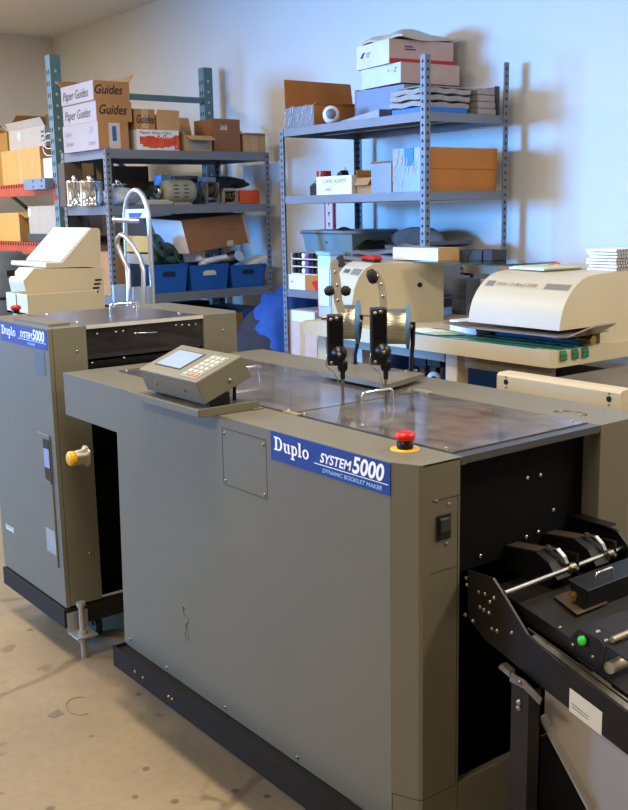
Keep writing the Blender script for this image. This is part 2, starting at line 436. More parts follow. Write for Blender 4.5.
def estop(c, parent):
    c = Vector(c)
    MB().lathe([(.031, 0), (.031, .002), (.0, .0021)], c, (0, 0, 1), 28).build('warning_ring', YEL, parent)
    MB().lathe([(.0165, .002), (.0175, .006), (.0175, .018), (.014, .02)], c, (0, 0, 1), 20).build('collar', BLK, parent)
    plabel(MB().lathe([(.010, .02), (.020, .021), (.0215, .027), (.0205, .034), (.012, .038), (0.001, .0385)], c, (0, 0, 1), 28).build('mushroom_button', RED, parent), 'red emergency stop button')

# ================================================================ the large booklet maker
ZT = 1.004; XE = -1.402
m1 = thing('booklet_maker', 'large grey booklet making machine in the foreground with blue name label and glass lids', 'machine', (-2.2, 1.65, 0))
MB().prism([(-3.027, 1.003), (-1.464, 1.003), (-1.464, .199), (-2.695, .199), (-2.667, .868), (-3.027, .868)], 'y', 1.300, 1.312).build('front_panel', GREY, m1)
cc = [(-1.4645, 1.300), (XE-.006, 1.325), (XE, 1.331), (XE, 1.435), (-1.43, 1.435), (-1.46, 1.33)]
MB().prism(cc, 'z', .2835, 1.003).build('corner_panel', GREY, m1, bevel=.0015)
MB().prism(cc, 'z', .06, .281).build('corner_cover', GREY, m1, bevel=.004)
MB().prism([(-1.4645, 1.300), (-1.46, 1.33), (-1.60, 1.33), (-1.60, 1.3)], 'z', .06, .2).build('corner_foot_cover', GREY, m1)
tp = MB()
tp.box(-3.027, -1.4645, 1.3005, 1.44, 1.0, ZT).prism([(-1.4645, 1.3005), (XE-.006, 1.326), (XE, 1.332), (XE, 1.44), (-1.4645, 1.44)], 'z', 1.0, ZT)
tp.box(-3.027, -2.93, 1.44, 1.885, 1.0, ZT)
tp.prism([(-3.027, 1.885), (XE, 1.885), (XE, 2.0), (-1.43, 2.05), (-1.475, 2.07), (-3.027, 2.07)], 'z', 1.0, ZT)
tp.box(-2.93, XE-.003, 1.44, 1.455, .985, 1.0).box(-2.93, XE-.003, 1.872, 1.885, .985, 1.0)
tp.build('top_panel', GREY, m1, bevel=.0012)
MB().box(XE-.03, XE-.001, 1.438, 1.887, .988, 1.0035).build('end_trim_bar', mat('dark_aluminium', '55565a', .35, metal=.6), m1)
MB().prism([(XE, 1.888), (XE, 2.0), (-1.43, 2.05), (-1.475, 2.07), (-1.52, 2.07), (-1.52, 1.888)], 'z', .06, 1.0).build('rear_corner_column', GREY, m1, bevel=.0012)
MB().box(-3.027, -1.52, 2.056, 2.07, .16, 1.0).build('rear_panel', GREY, m1)
MB().box(-1.42, XE, 1.436, 1.888, .06, .284).build('lower_end_panel', GREY, m1, bevel=.0012)
MB().box(-1.458, -1.45, 1.436, 1.888, .735, .99).box(-1.458, -1.404, 1.436, 1.438, .284, .99).build('end_plate', BLKM, m1)
b = MB(); b.box(-1.80, -1.79, 1.32, 2.05, .05, .98).box(-1.79, -1.42, 1.436, 1.888, .06, .07).box(-1.79, -1.44, 1.885, 1.888, .07, .735)
b.build('inner_frame', BLKM, m1)
sc = MB()
for (a, c) in ((527,478),(540,475),(553,510),(588,499),(538,532),(555,534),(567,534),(550,533),(526,537),(515,545),(480,556)):
    q = at(a, c, X=-1.45); 
    if q.z > .74 and q.y < 1.885: sc.screw(q, (1, 0, 0), .0055)
sc.build('end_plate_screw', STEEL, m1)
q = at(588, 514, X=-1.45); MB().box(-1.45, -1.4485, q.y-.014, q.y-.001, q.z-.002, q.z+.018).build('end_plate_sticker', STKR, m1)
# switch and seams on the corner column
MB().box(-1.403, -1.398, 1.368, 1.405, .842, .893).build('switch_plate', BLK, m1)
MB().prism([(-1.398, .85), (-1.392, .86), (-1.394, .885), (-1.398, .887)], 'y', 1.374, 1.399).build('rocker_switch', mat('switch_rocker', '2a2a2a', .25), m1)
s_ = MB()
for q in ((1.402, .912), (1.395, .83), (1.368, .925)): s_.screw((XE, q[0], q[1]), (1, 0, 0), .004)
s_.build('column_screw', STEELW, m1)
SEAM = mat('panel_seam', '37352f', .8)
g = MB(); g.box(XE, XE+.0006, 1.355, 1.435, .925, .9268).box(XE, XE+.0006, 1.427, 1.4285, .284, .925)
g.box(XE, XE+.0006, 1.352, 1.4285, .775, .7765)
g.build('column_seam', SEAM, m1)
# access cover with four screws, embossed mark
x0, x1, z0, z1 = -2.087, -1.897, .832, .975
g = MB()
for a in ((x0, x1, z0, z0+.0015), (x0, x1, z1, z1+.0015), (x0, x0+.0015, z0, z1), (x1, x1+.0015, z0, z1)): g.box(a[0], a[1], 1.2994, 1.3, a[2], a[3])
g.build('access_cover', SEAM, m1)
s_ = MB()
for q in ((x0+.01, z0+.01), (x1-.01, z0+.01), (x0+.01, z1-.012), (x1-.01, z1-.012), (-2.655, .225), (-2.43, .215), (-2.12, .215), (-1.8, .215), (-2.30, .352)): s_.screw((q[0], 1.3, q[1]), (0, -1, 0), .0045)
s_.build('panel_screw', STEELW, m1)
g = MB()
for pts in ([(-2.305, .435), (-2.318, .44), (-2.32, .415), (-2.305, .405), (-2.293, .408)], [(-2.293, .40), (-2.308, .39), (-2.31, .37), (-2.295, .36)], [(-2.318, .36), (-2.31, .335), (-2.292, .337)]):
    g.tube([(x, 1.2995, z) for x, z in pts], .0022, 6)
g.build('pressed_loop', GREY, m1)
brand_label(m1, -1.875, -1.462, .935, 1.0025, 1.2998, ('DYNAMIC BOOKLET MAKER', .47, .47, .13), 0)
estop((-1.527, 1.398, ZT), m1)
# knob on the bridge section
c = Vector((-2.965, 1.3, .895)); q = at(69, 459, Y=1.24); c = Vector((q.x, 1.3, q.z))
k = MB().lathe([(.034, 0), (.034, .006), (.024, .012), (.022, .04), (.019, .043)], c, (0, -1, 0), 24).build('adjusting_knob', STEELW, m1)
plabel(MB().lathe([(.0215, .040), (.023, .044), (.023, .058), (.018, .063), (.001, .0635)], c, (0, -1, 0), 24).build('knob_cap', YEL, k), 'yellow knob cap')
# interior below the lids
b = MB(); b.box(-2.93, -1.47, 1.455, 1.872, .80, .805); b.box(-2.93, -1.47, 1.45, 1.455, .80, 1.0); b.box(-2.93, -1.47, 1.872, 1.877, .80, 1.0); b.box(-2.94, -2.93, 1.45, 1.877, .8, 1.0); b.box(-1.475, -1.46, 1.45, 1.877, .8, .99)
b.build('inner_well', mat('well_grey', '4a4846', .5), m1)
b = MB(); b.new().cyl((-2.75, 1.46, .90), (-2.75, 1.87, .90), .02).new().cyl((-2.4, 1.46, .90), (-2.4, 1.87, .90), .02).new().cyl((-1.75, 1.46, .92), (-1.75, 1.87, .92), .015).new().cyl((-1.6, 1.46, .88), (-1.6, 1.87, .88), .02)
b.build('roller', STEELW, m1, each=True)
b = MB(); b.box(-2.05, -1.95, 1.50, 1.84, .84, .90).box(-2.06, -1.94, 1.56, 1.62, .90, .95).box(-2.06, -1.94, 1.72, 1.78, .90, .95).box(-2.6, -2.5, 1.5, 1.82, .805, .87).cyl((-2.15, 1.52, .93), (-2.0, 1.56, .93), .03).box(-1.9, -1.5, 1.6, 1.72, .805, .84)
b.build('stitching_carriage', mat('inner_mechanism', '5b5a5c', .4, metal=.5), m1)
b = MB(); b.cyl((-1.84, 1.66, .9), (-1.84, 1.66, .945), .02); b.build('inner_red_knob', RED, m1)
lidz = .9975
for nm, xa, xb in (('left', -2.926, -1.992), ('right', -1.984, -1.436)):
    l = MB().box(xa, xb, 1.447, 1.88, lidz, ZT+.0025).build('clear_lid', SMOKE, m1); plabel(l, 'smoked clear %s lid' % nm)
    s_ = MB(); 
    for yy in (1.458, 1.868): s_.screw(((xb-.03), yy, ZT+.0025), (0, 0, 1), .005).screw(((xa+.03), yy, ZT+.0025), (0, 0, 1), .005)
    s_.build('lid_screw', STEELW, l)
    if nm == 'left': handle('lid_handle', (-2.50, 1.60, ZT+.002), (-2.50, 1.70, ZT+.002), (0, 0, .035), .004, l)
    else: handle('lid_handle', (-1.905, 1.60, ZT+.002), (-1.905, 1.70, ZT+.002), (0, 0, .042), .0045, l)
MB().box(-1.992, -1.984, 1.447, 1.88, .995, ZT+.001).build('lid_gap_strip', BLK, m1)
h = MB(); h.new().box(-2.02, -1.96, 1.437, 1.452, ZT, ZT+.004).new().box(-2.02, -1.96, 1.878, 1.90, ZT, ZT+.004)
h.build('lid_hinge', mat('hinge_metal', 'c4b489', .35, metal=.7), m1, each=True)
g = MB().new().tube([(XE-.17, 1.93, ZT+.001), (XE-.15, 1.965, ZT+.001), (XE-.11, 1.97, ZT+.001), (XE-.09, 1.95, ZT+.001)], .0025, 6)
g.screw((XE-.16, 1.94, ZT), (0, 0, 1), .006).screw((XE-.10, 1.94, ZT), (0, 0, 1), .006).build('top_catch', STEELW, m1)
# base frame
b = MB(); b.box(-2.69, -1.44, 1.257, 1.262, .139, .204).box(-2.69, -1.44, 1.262, 1.298, .139, .144).box(-2.69, -2.685, 1.257, 1.3, .139, .204).box(-2.69, -1.44, 1.262, 1.30, .192, .196)
b.box(-2.69, -1.45, 1.30, 1.34, .139, .197).box(-2.69, -1.45, 2.02, 2.06, .139, .199).box(-2.69, -2.65, 1.34, 2.02, .139, .197).box(-1.55, -1.45, 1.34, 2.02, .08, .16)
b.build('base_frame', mat('base_black', '131210', .55, var=.15, spec=.2), m1)
s_ = MB()
for x in (-2.55, -2.5, -2.35, -2.33): s_.screw((x, 1.257, .17), (0, -1, 0), .004)
s_.build('frame_bolt', mat('brass_bolt', 'a9884e', .4, metal=.8), m1)
for x, y in ((-2.62, 1.42), (-1.6, 1.42), (-2.62, 1.95), (-1.6, 1.95)):
    c = MB().box(x-.03, x+.03, y-.03, y+.03, .1, .139).cyl((x, y-.013, .05), (x, y+.013, .05), .05, n=24).box(x-.025, x+.025, y-.02, y-.015, .05, .1).box(x-.025, x+.025, y+.015, y+.02, .05, .1)
    c.build('caster', BLK, m1)
MB().cyl((-2.712, 1.335, .12), (-2.712, 1.335, .25), .008).cyl((-2.712, 1.335, .25), (-2.712, 1.335, .265), .014, n=6).box(-2.72, -2.685, 1.325, 1.345, .15, .16).build('levelling_bolt', STEELW, m1)

# ================================================================ control console on its bracket
m = thing('control_console', 'tilted grey control console with small screen and keypad on the booklet maker', 'control panel', (-2.27, 1.35, ZT+.004))
b = MB(); b.prism([(-2.485, 1.245), (-2.10, 1.245), (-2.10, 1.42), (-2.2, 1.42), (-2.47, 1.33)], 'z', ZT+.006, ZT+.014).box(-2.10, -2.097, 1.245, 1.42, ZT+.001, ZT+.022).box(-2.47, -2.10, 1.242, 1.247, ZT+.002, ZT+.02)
b.box(-2.16, -2.09, 1.40, 1.43, ZT+.0005, ZT+.004).box(-2.4, -2.1, 1.3, 1.36, ZT+.0003, ZT+.006)
b.build('bracket', GREY, m, bevel=.0008)
A = Vector((0, 1.280, 1.028)); B_ = Vector((0, 1.257, 1.088))
dn = (B_-A).normalized(); dt = Vector((0, -dn.z, dn.y))*-1     # dt: up along the screen slope
if dt.y < 0: dt = -dt
Lf = (B_-A).length; Ls = .153
def cpt(x, s, h): return Vector((x, 0, 0))+A+dt*s+dn*h
xa, xb = -2.428, -2.130
body = MB()
loop = [(0, 0), (Ls, 0), (Ls-.006, Lf), (0, Lf)]
vs = [cpt(xa, s, h) for s, h in loop]+[cpt(xb, s, h) for s, h in loop]
body.add(vs, [(0, 1, 2, 3)[::-1], (4, 5, 6, 7), (0, 1, 5, 4), (2, 3, 7, 6), (1, 2, 6, 5), (3, 0, 4, 7)])
bo = body.build('housing', GREY, m, bevel=.003)
bpy.context.view_layer.update()
def face(x0, x1, s0, s1, h0, h1, nm, mt, par=None):
    vs = [cpt(x, s, h) for h in (h0, h1) for x, s in ((x0, s0), (x1, s0), (x1, s1), (x0, s1))]
    return MB().add(vs, [(0, 3, 2, 1), (4, 5, 6, 7), (0, 1, 5, 4), (1, 2, 6, 5), (2, 3, 7, 6), (3, 0, 4, 7)]).build(nm, mt, par or bo)
xm = lambda t: xa+(xb-xa)*t
face(xm(.10), xm(.55), .035, .122, Lf-.001, Lf+.0012, 'screen_bezel', BLK)
plabel(face(xm(.115), xm(.535), .039, .118, Lf, Lf+.002, 'screen', SCREEN), 'blue lit screen')
kp = face(xm(.66), xm(.93), .012, .125, Lf-.001, Lf+.0012, 'keypad', KEYG)
for r in range(6):
    for c_ in range(3):
        kx = xm(.69+c_*.08); ks = .018+r*.0175
        mt = KEYW
        if r == 0: mt = (KEYN, KEYR, KEYR)[c_]
        face(kx, kx+.0155, ks, ks+.011, Lf+.001, Lf+.0032, 'key', mt, kp)
s_ = MB(); 
for t in (.25, .75): s_.screw(cpt(xm(t), -.0002, .03), -dt, .004)
s_.screw(cpt(xb, .09, .022), (1, 0, 0), .006).build('housing_screw', STEELW, bo)
b = MB()
for x in (xa+.03, xb-.03): b.new().box(x-.02, x+.02, 1.30, 1.36, ZT+.014, 1.05)
b.new().cyl((xb-.05, 1.40, ZT+.012), (xb-.05, 1.40, 1.075), .005)
b.build('console_foot', BLK, m, each=True)

# ================================================================ left machine
m2 = thing('trimmer_unit', 'grey upright machine at the left with blue name label and stainless lid', 'machine', (-3.42, 1.65, 0))
XL, XR2, ZL = -3.702, -3.13, 1.133
MB().box(XL, XR2, 1.3, 1.315, .175, ZL-.003).build('front_panel', GREY, m2, bevel=.001)
MB().box(XR2-.02, XR2, 1.3165, 1.434, .178, ZL-.003).build('front_column', GREY, m2)
MB().prism([(XR2, 1.89), (XR2, 2.03), (XR2-.06, 2.065), (XR2-.1, 2.065), (XR2-.1, 1.89)], 'z', .175, ZL-.003).build('rear_column', GREY, m2)
MB().box(XL, XR2-.1, 2.05, 2.065, .175, ZL-.003).box(XL, XL+.015, 1.315, 2.05, .175, ZL-.003).build('rear_panel', GREY, m2)
tp = MB(); tp.box(XL, XR2, 1.3, 1.434, ZL-.003, ZL).prism([(XL, 1.89), (XR2, 1.89), (XR2, 2.03), (XR2-.06, 2.065), (XL, 2.065)], 'z', ZL-.003, ZL).box(XL, XL+.05, 1.434, 1.89, ZL-.003, ZL)
tp.build('top_panel', GREY, m2)
ld = MB().box(XL+.05, XR2-.002, 1.436, 1.888, ZL-.006, ZL+.001).build('steel_lid', STAINLESS, m2); plabel(ld, 'brushed stainless lid')
handle('lid_handle', (-3.40, 1.66, ZL), (-3.40, 1.77, ZL), (0, 0, .04), .0055, ld)
s_ = MB()
for x, y in ((-3.25, 1.46), (-3.25, 1.86), (-3.60, 1.50), (-3.60, 1.86)): s_.screw((x, y, ZL+.001), (0, 0, 1), .006)
s_.build('lid_screw', STEEL, ld)
MB().box(XR2-.004, XR2+.002, 1.436, 1.888, ZL-.010, ZL+.002).build('lid_edge', mat('lid_edge_metal', 'd0ccc4', .3, metal=.4), m2)
b = MB(); b.box(-3.68, -3.66, 1.32, 2.04, .1, 1.1).box(-3.66, -3.16, 1.88, 1.9, .1, 1.1).box(-3.66, XR2-.02, 1.434, 1.436, .1, 1.1).box(-3.5, -3.48, 1.436, 1.88, .18, .95).box(-3.66, -3.2, 1.436, 1.88, .16, .18)
b.build('inner_frame', BLKM, m2)
sh = MB().box(XR2-.012, XR2-.008, 1.437, 1.887, 1.02, ZL-.012).build('smoked_shield', SHIELD, m2)
s_ = MB()
for a, c in ((97, 334), (116, 332), (123, 331), (176, 325), (182, 325), (189, 325), (195.5, 324), (124, 358), (92, 363)):
    q = at(a, c, X=XR2-.008); s_.screw((XR2-.008, q.y, q.z), (1, 0, 0), .0045)
s_.build('shield_screw', STEEL, sh)
handle('shield_handle', at(133, 333, X=XR2-.008), at(157, 332, X=XR2-.008), (0.01, 0, 0), .002, sh)
b = MB().box(XR2-.01, XR2+.0, 1.437, 1.887, .992, 1.004).box(XR2-.03, XR2-.012, 1.437, 1.887, .975, 1.012)
b.build('feed_bar', BLK, m2)
b = MB().cyl((XR2-.05, 1.45, 1.06), (XR2-.05, 1.87, 1.06), .008).box(XR2-.2, XR2-.06, 1.60, 1.70, 1.02, 1.10).box(-3.5, -3.3, 1.5, 1.56, 1.0, 1.1).cyl((-3.3, 1.45, 1.02), (-3.3, 1.87, 1.02), .02)
b.build('inner_roller', mat('inner_dark_metal', '3b3836', .35, metal=.6), m2)
brand_label(m2, -3.550, -3.137, ZL-.071, ZL-.0035, 1.2998, ('FINISHER', .60, .16, .12), 0)
b = MB()
for a in ((-3.13, 1.3)): pass
s_ = MB()
for a, c, X_ in ((77, 351, XR2), (90, 553, XR2), (223, 330, XR2)):
    q = at(a, c, X=X_); s_.screw((X_, q.y, q.z), (1, 0, 0), .005)
s_.build('column_screw', STEEL, m2)
q0 = at(35, 351, Y=1.3); q1 = at(46, 376, Y=1.3)
MB().box(q0.x, q1.x, 1.2985, 1.3, q1.z, q0.z).build('grille_plate', mat('grille_dark', '5d5b55', .6), m2)
q0 = at(38, 431, Y=1.3); q1 = at(60, 568, Y=1.3)
dr = MB().box(q0.x, q1.x-.004, 1.294, 1.3, q1.z, q0.z).build('service_door', GREY, m2, bevel=.002)
q0 = at(43, 438, Y=1.294); q1 = at(52, 484, Y=1.294)
la = MB().box(q0.x, q1.x, 1.2925, 1.294, q1.z, q0.z).build('door_latch', BLK, dr)
zz = q0.z-q1.z
MB().box(q0.x+.004, q1.x-.003, 1.291, 1.2925, q1.z+zz*.35, q0.z-zz*.22).build('latch_lever', mat('latch_blue_grey', '8492ac', .35), la)
MB().box(q0.x+.003, q1.x-.004, 1.290, 1.2925, q1.z, q1.z+.008).build('latch_lip', STEELW, la)
q0 = at(46, 527, Y=1.294); q1 = at(57, 556, Y=1.294)
MB().box(q0.x, q1.x, 1.2925, 1.294, q1.z, q0.z).build('door_plate', mat('pale_grey_plate', '96938b', .5), dr)
q0 = at(6, 523, Y=1.3); q1 = at(14, 533, Y=1.3)
MB().box(q0.x, q1.x, 1.2988, 1.3, q1.z, q0.z).box(q0.x+.005, q1.x-.005, 1.2984, 1.2988, q1.z+.012, q1.z+.014, 1).box(q0.x+.005, q1.x-.005, 1.2984, 1.2988, q1.z+.02, q1.z+.022, 1).build('rating_sticker', [STKR, INK], m2)
q0 = at(7, 318, Z=ZL); q1 = at(51, 319, Z=ZL)
MB().prism([(-3.50, 1.33), (-3.20, 1.335), (-3.20, 1.41), (-3.50, 1.40)], 'z', ZL, ZL+.009).build('raised_plate', GREY, m2, bevel=.003)
q = at(16, 313, Z=ZL)
c = Vector((q.x, q.y, ZL))
MB().cyl(c, c+Vector((0, 0, .014)), .014).build('collar', BLK, m2)
plabel(MB().lathe([(.010, .012), (.019, .014), (.0205, .02), (.0195, .026), (.012, .03), (0.001, .0305)], c, (0, 0, 1), 24).build('mushroom_button', RED, m2), 'red emergency stop button')
b = MB(); b.box(XL, XR2-.005, 1.292, 1.32, .102, .168).box(XR2-.03, XR2-.005, 1.32, 2.05, .102, .168).box(XL, XR2-.03, 2.02, 2.05, .102, .168).box(XL, XL+.03, 1.32, 2.02, .102, .168)
b.build('base_frame', GREYD, m2)
for x, y in ((-3.25, 1.45), (-3.62, 1.45), (-3.25, 1.92), (-3.62, 1.92)):
    MB().cyl((x, y-.013, .045), (x, y+.013, .045), .045, n=24).box(x-.03, x+.03, y-.03, y+.03, .085, .105).box(x-.025, x+.025, y-.02, y-.015, .045, .09).box(x-.025, x+.025, y+.015, y+.02, .045, .09).build('caster', mat('caster_grey', '34332f', .6), m2)
# levelling foot on its angle bracket
q = at(80, 600, Y=1.30)
fx = -3.088; fy = 1.335
lf = MB().box(XR2-.003, fx+.035, fy-.035, fy+.04, .082, .088).box(XR2-.004, XR2+.002, fy-.035, fy+.04, .082, .155).build('foot_bracket', mat('zinc_plate', 'a9a598', .4, metal=.6), m2, bevel=.001)
MB().cyl((fx, fy, .0), (fx, fy, .188), .010).cyl((fx, fy, .188), (fx, fy, .202), .017, n=6).cyl((fx, fy, .088), (fx, fy, .1), .018, n=6).cyl((fx, fy, .06), (fx, fy, .082), .018, n=6).build('levelling_bolt', mat('zinc_plate', 'a9a598', .4, metal=.6), lf)

# ================================================================ delivery conveyor at the right
m3 = thing('delivery_conveyor', 'black sloping delivery conveyor with round green button at the end of the booklet maker', 'conveyor', (-1.0, 1.66, 0))
YN = 1.458
prof = [(-1.395, .762), (-1.327, .764), (-1.298, .738), (-1.234, .674), (-1.159, .645), (-.45, .465), (-.45, .39), (-.99, .522), (-1.199, .58), (-1.258, .60), (-1.344, .625), (-1.395, .66)]
def yp(poly, y0, y1): return MB().prism(poly, 'y', y0, y1)
sp = yp(prof, YN-.006, YN).build('side_plate', BLKB, m3)
yp([(x, z) for x, z in prof], 1.875, 1.881).build('side_plate', BLKB, m3)
s_ = MB()
for a, c in ((466,578),(467,585),(479,592),(485,594),(494,598),(490,602),(480,607),(484,610),(489,613),(465,615),(473,621),(492,629),(497,631),(512,633)):
    q = at(a, c, Y=YN-.006); s_.screw(q, (0, -1, 0), .0045)
s_.build('plate_screw', STEELW, sp)
q0 = at(571, 688, Y=YN-.006); q1 = at(604, 718, Y=YN-.006)
def slx(x): return -.27*(x+1.125)
st = MB(); xa_, xb_ = -1.128, -1.053; zt_ = .604
st.add([(xa_, YN-.0068, zt_-.047), (xb_, YN-.0068, zt_-.047+slx(xb_)), (xb_, YN-.0068, zt_+slx(xb_)), (xa_, YN-.0068, zt_)], [(0, 1, 2, 3)])
for k_ in range(2): st.add([(xa_+.006, YN-.0072, zt_-.03-.006*k_), (xb_-.03, YN-.0072, zt_-.03-.006*k_+slx(xb_-.03)), (xb_-.03, YN-.0072, zt_-.0285-.006*k_+slx(xb_-.03)), (xa_+.006, YN-.0072, zt_-.0285-.006*k_)], [(0, 1, 2, 3)], 1)
st.build('rating_sticker', [STKR, INK], sp)
# polished guide rails outside the near plate
def rail(mb, x0, z0, x1, z1, y0, y1, h): mb.hexa([(x0, y0, z0), (x1, y0, z1), (x1, y1, z1), (x0, y1, z0)], [(x0, y0, z0+h), (x1, y0, z1+h), (x1, y1, z1+h), (x0, y1, z0+h)])
g = MB()
for (pa, pb, ya_, yb_, hh_) in (((530, 640), (628, 714), YN+.002, YN+.018, .007), ((527, 633), (628, 706), YN+.022, YN+.027, .010)):
    q0, q1 = at(*pa, Y=ya_), at(*pb, Y=ya_); sl_ = (q1.z-q0.z)/(q1.x-q0.x)
    g.new(); rail(g, q0.x, q0.z, -.45, q0.z+sl_*(-.45-q0.x), ya_, yb_, hh_)
g.build('guide_rail', STEELW, m3, each=True)
# inner deck: entry sheet, then slope
dk = MB(); yA, yB = 1.498, 1.872
dk.prism([(-1.40, .705), (-1.31, .70), (-1.15, .640), (-.45, .455), (-.45, .451), (-1.15, .636), (-1.31, .696), (-1.40, .701)], 'y', yA+.004, yB)
dk.build('deck', BLKB, m3)
def pp(x, y): q = at(x, y, Y=yA); return (q.x, q.z)
e0 = pp(628, 668); e1 = pp(628, 700)
yp([pp(506, 595), pp(570, 638), pp(578, 629), pp(600, 640), pp(606, 650), pp(600, 672), pp(569, 652), pp(515, 614)], yA, yA+.004).build('inner_side_plate', BLKB, m3)
c0_, c1_ = pp(578, 629), pp(628, 662)
MB().prism([c0_, c1_, (c1_[0], c1_[1]-.003), (c0_[0], c0_[1]-.003)], 'y', yA+.004, yA+.05).prism([c0_, (c0_[0]+.06, c0_[1]-.02), (c0_[0]+.06, c0_[1]-.023), (c0_[0], c0_[1]-.003)], 'y', yA+.05, 1.64).build('cover_plate', BLKB, m3)
c = at(583.5, 640.5, Y=yA)
MB().lathe([(.0115, 0), (.0115, .003), (.009, .004)], c, (0, -1, 0), 24).build('button_collar', BLK, m3)
plabel(MB().lathe([(.009, .003), (.0095, .007), (.0075, .0085), (.001, .009)], c, (.15, -.95, .25), 24).build('push_button', GRN, m3), 'round green push button')
s_ = MB()
for a, c_ in ((593, 657), (573, 645), (560, 628)): s_.screw(at(a, c_, Y=yA), (0, -1, 0), .004)
for a, c_ in ((606, 641), (598, 632)): s_.screw(at(a, c_, Y=YN+.05), (.2, -.6, .6), .005)
s_.build('deck_bolt', STEELW, m3)
MB().prism([(-1.29, .697), (-1.23, .676), (-1.23, .678), (-1.29, .699)], 'y', 1.60, 1.70).build('deck_strip', mat('worn_brown_metal', '5a4b3d', .4, metal=.5), m3)
# cross shaft with clamps and press arms
MB().cyl((-1.302, YN, .7385), (-1.318, 1.862, .737), .0062).build('cross_shaft', STEEL, m3)
for ya in (1.622, 1.752):
    a = yp([(-1.447, .71), (-1.447, .762), (-1.36, .772), (-1.325, .757), (-1.30, .725), (-1.33, .70)], ya, ya+.045).build('press_arm', BLK, m3, bevel=.0015)
    plabel(MB().hexa([(-1.447, ya+.004, .7625), (-1.36, ya+.004, .7725), (-1.36, ya+.041, .7725), (-1.447, ya+.041, .7625)], [(-1.447, ya+.004, .7645), (-1.36, ya+.004, .7745), (-1.36, ya+.041, .7745), (-1.447, ya+.041, .7645)]).build('arm_cap', mat('worn_brown_metal', '5a4b3d', .4, metal=.5), a), 'worn brown metal strip')
    pts = [(-1.36, ya+.034, .776), (-1.335, ya+.038, .776), (-1.318, ya+.040, .762), (-1.312, ya+.042, .748)]
    g = MB()
    for i in range(3):
        (x_, y_, z_), (u_, v_, w_) = pts[i], pts[i+1]
        g.hexa([(x_, y_-.005, z_), (u_, v_-.005, w_), (u_, v_+.005, w_), (x_, y_+.005, z_)], [(x_+.003, y_-.005, z_+.003), (u_+.003, v_-.005, w_+.003), (u_+.003, v_+.005, w_+.003), (x_+.003, y_+.005, z_+.003)])
    g.build('spring_tab', STEEL, a)
    MB().cyl((-1.311, ya+.046, .7375), (-1.311, ya+.064, .7375), .0115).cyl((-1.311, ya+.055, .7375), (-1.292, ya+.055, .742), .004).build('shaft_clamp', STEELW, a)
    MB().cyl((-1.352, ya+.03, .7745), (-1.352, ya+.03, .783), .005).build('arm_bolt', STEELW, a)
    MB().box(-1.34, -1.305, ya+.068, ya+.076, .70, .765).build('shaft_block', BLK, a)
yp([(-1.448, .74), (-1.448, .785), (-1.33, .775), (-1.25, .70), (-1.25, .68)], 1.862, 1.8725).build('rear_guard', BLK, m3)
MB().box(-1.448, -1.34, 1.84, 1.872, .785, .789).build('rear_guard_top', BLK, m3)
# hooded box with loop handle
YHB = 1.625
q0, q1, q2, q3 = at(568, 579, Y=YHB), at(588, 591, Y=YHB), at(572, 598, Y=YHB), at(583, 612, Y=YHB)
yE = 1.85
hb = MB().hexa([(q2.x, YHB, q2.z), (q3.x, YHB, q3.z), (q3.x, yE, q3.z), (q2.x, yE, q2.z)], [(q0.x, YHB, q0.z), (q1.x, YHB, q1.z), (q1.x, yE, q1.z), (q0.x, yE, q0.z)]).build('drive_hood', BLK, m3, bevel=.0015)
h0 = at(594, 586, X=(q1.x-.01)); h1 = at(611, 577, X=(q1.x-.01)); zh = q1.z+.003
handle('hood_handle', (q1.x-.01, h0.y, zh), (q1.x-.01, h1.y, zh), (0.004, 0, .026), .0028, hb, CHROME, .008)
MB().cyl((q2.x+.004, YHB-.004, q2.z+.006), (q2.x+.004, YHB, q2.z+.006), .010).cyl((q2.x+.004, YHB-.008, q2.z+.006), (q2.x+.004, YHB-.004, q2.z+.006), .005).build('motor_hub', mat('brass_hub', '9b7647', .35, metal=.8), hb)
# exit rollers at the picture edge
g = MB(); r0 = at(612, 640, Y=1.52); r1 = at(609, 668, Y=1.505)
g.new().cyl(r0, r0+Vector((0, .3, 0)), .006).new().cyl(r1, r1+Vector((0, .3, 0)), .012)
g.build('exit_roller', mat('pale_roller', 'a39a80', .35, metal=.5), m3, each=True)
# leg and its bracket
lg = MB().box(-1.258, -1.218, 1.436, 1.44, 0, .572).box(-1.218, -1.214, 1.436, 1.475, 0, .565).box(-1.258, -1.214, 1.47, 1.475, 0, .55).build('leg', mat('leg_black_brown', '231d18', .4, var=.1, spec=.35), m3)
s_ = MB().screw((-1.238, 1.436, .535), (0, -1, 0), .007).screw((-1.238, 1.436, .523), (0, -1, 0), .007).build('leg_bolt', STEELW, lg)
MB().box(-1.285, -1.235, 1.80, 1.85, 0, .56).build('leg', BLKB, m3)
g = MB(); g.new().prism([(-1.262, .572), (-1.258, .592), (-1.225, .588), (-1.18, .567), (-1.185, .552), (-1.225, .570)], 'y', 1.434, 1.437).new().prism([(-1.285, .60), (-1.292, .59), (-1.262, .58), (-1.262, .592)], 'y', 1.434, 1.45)
g.screw((-1.235, 1.434, .580), (0, -1, 0), .005).build('leg_bracket', STEELW, m3, each=True)
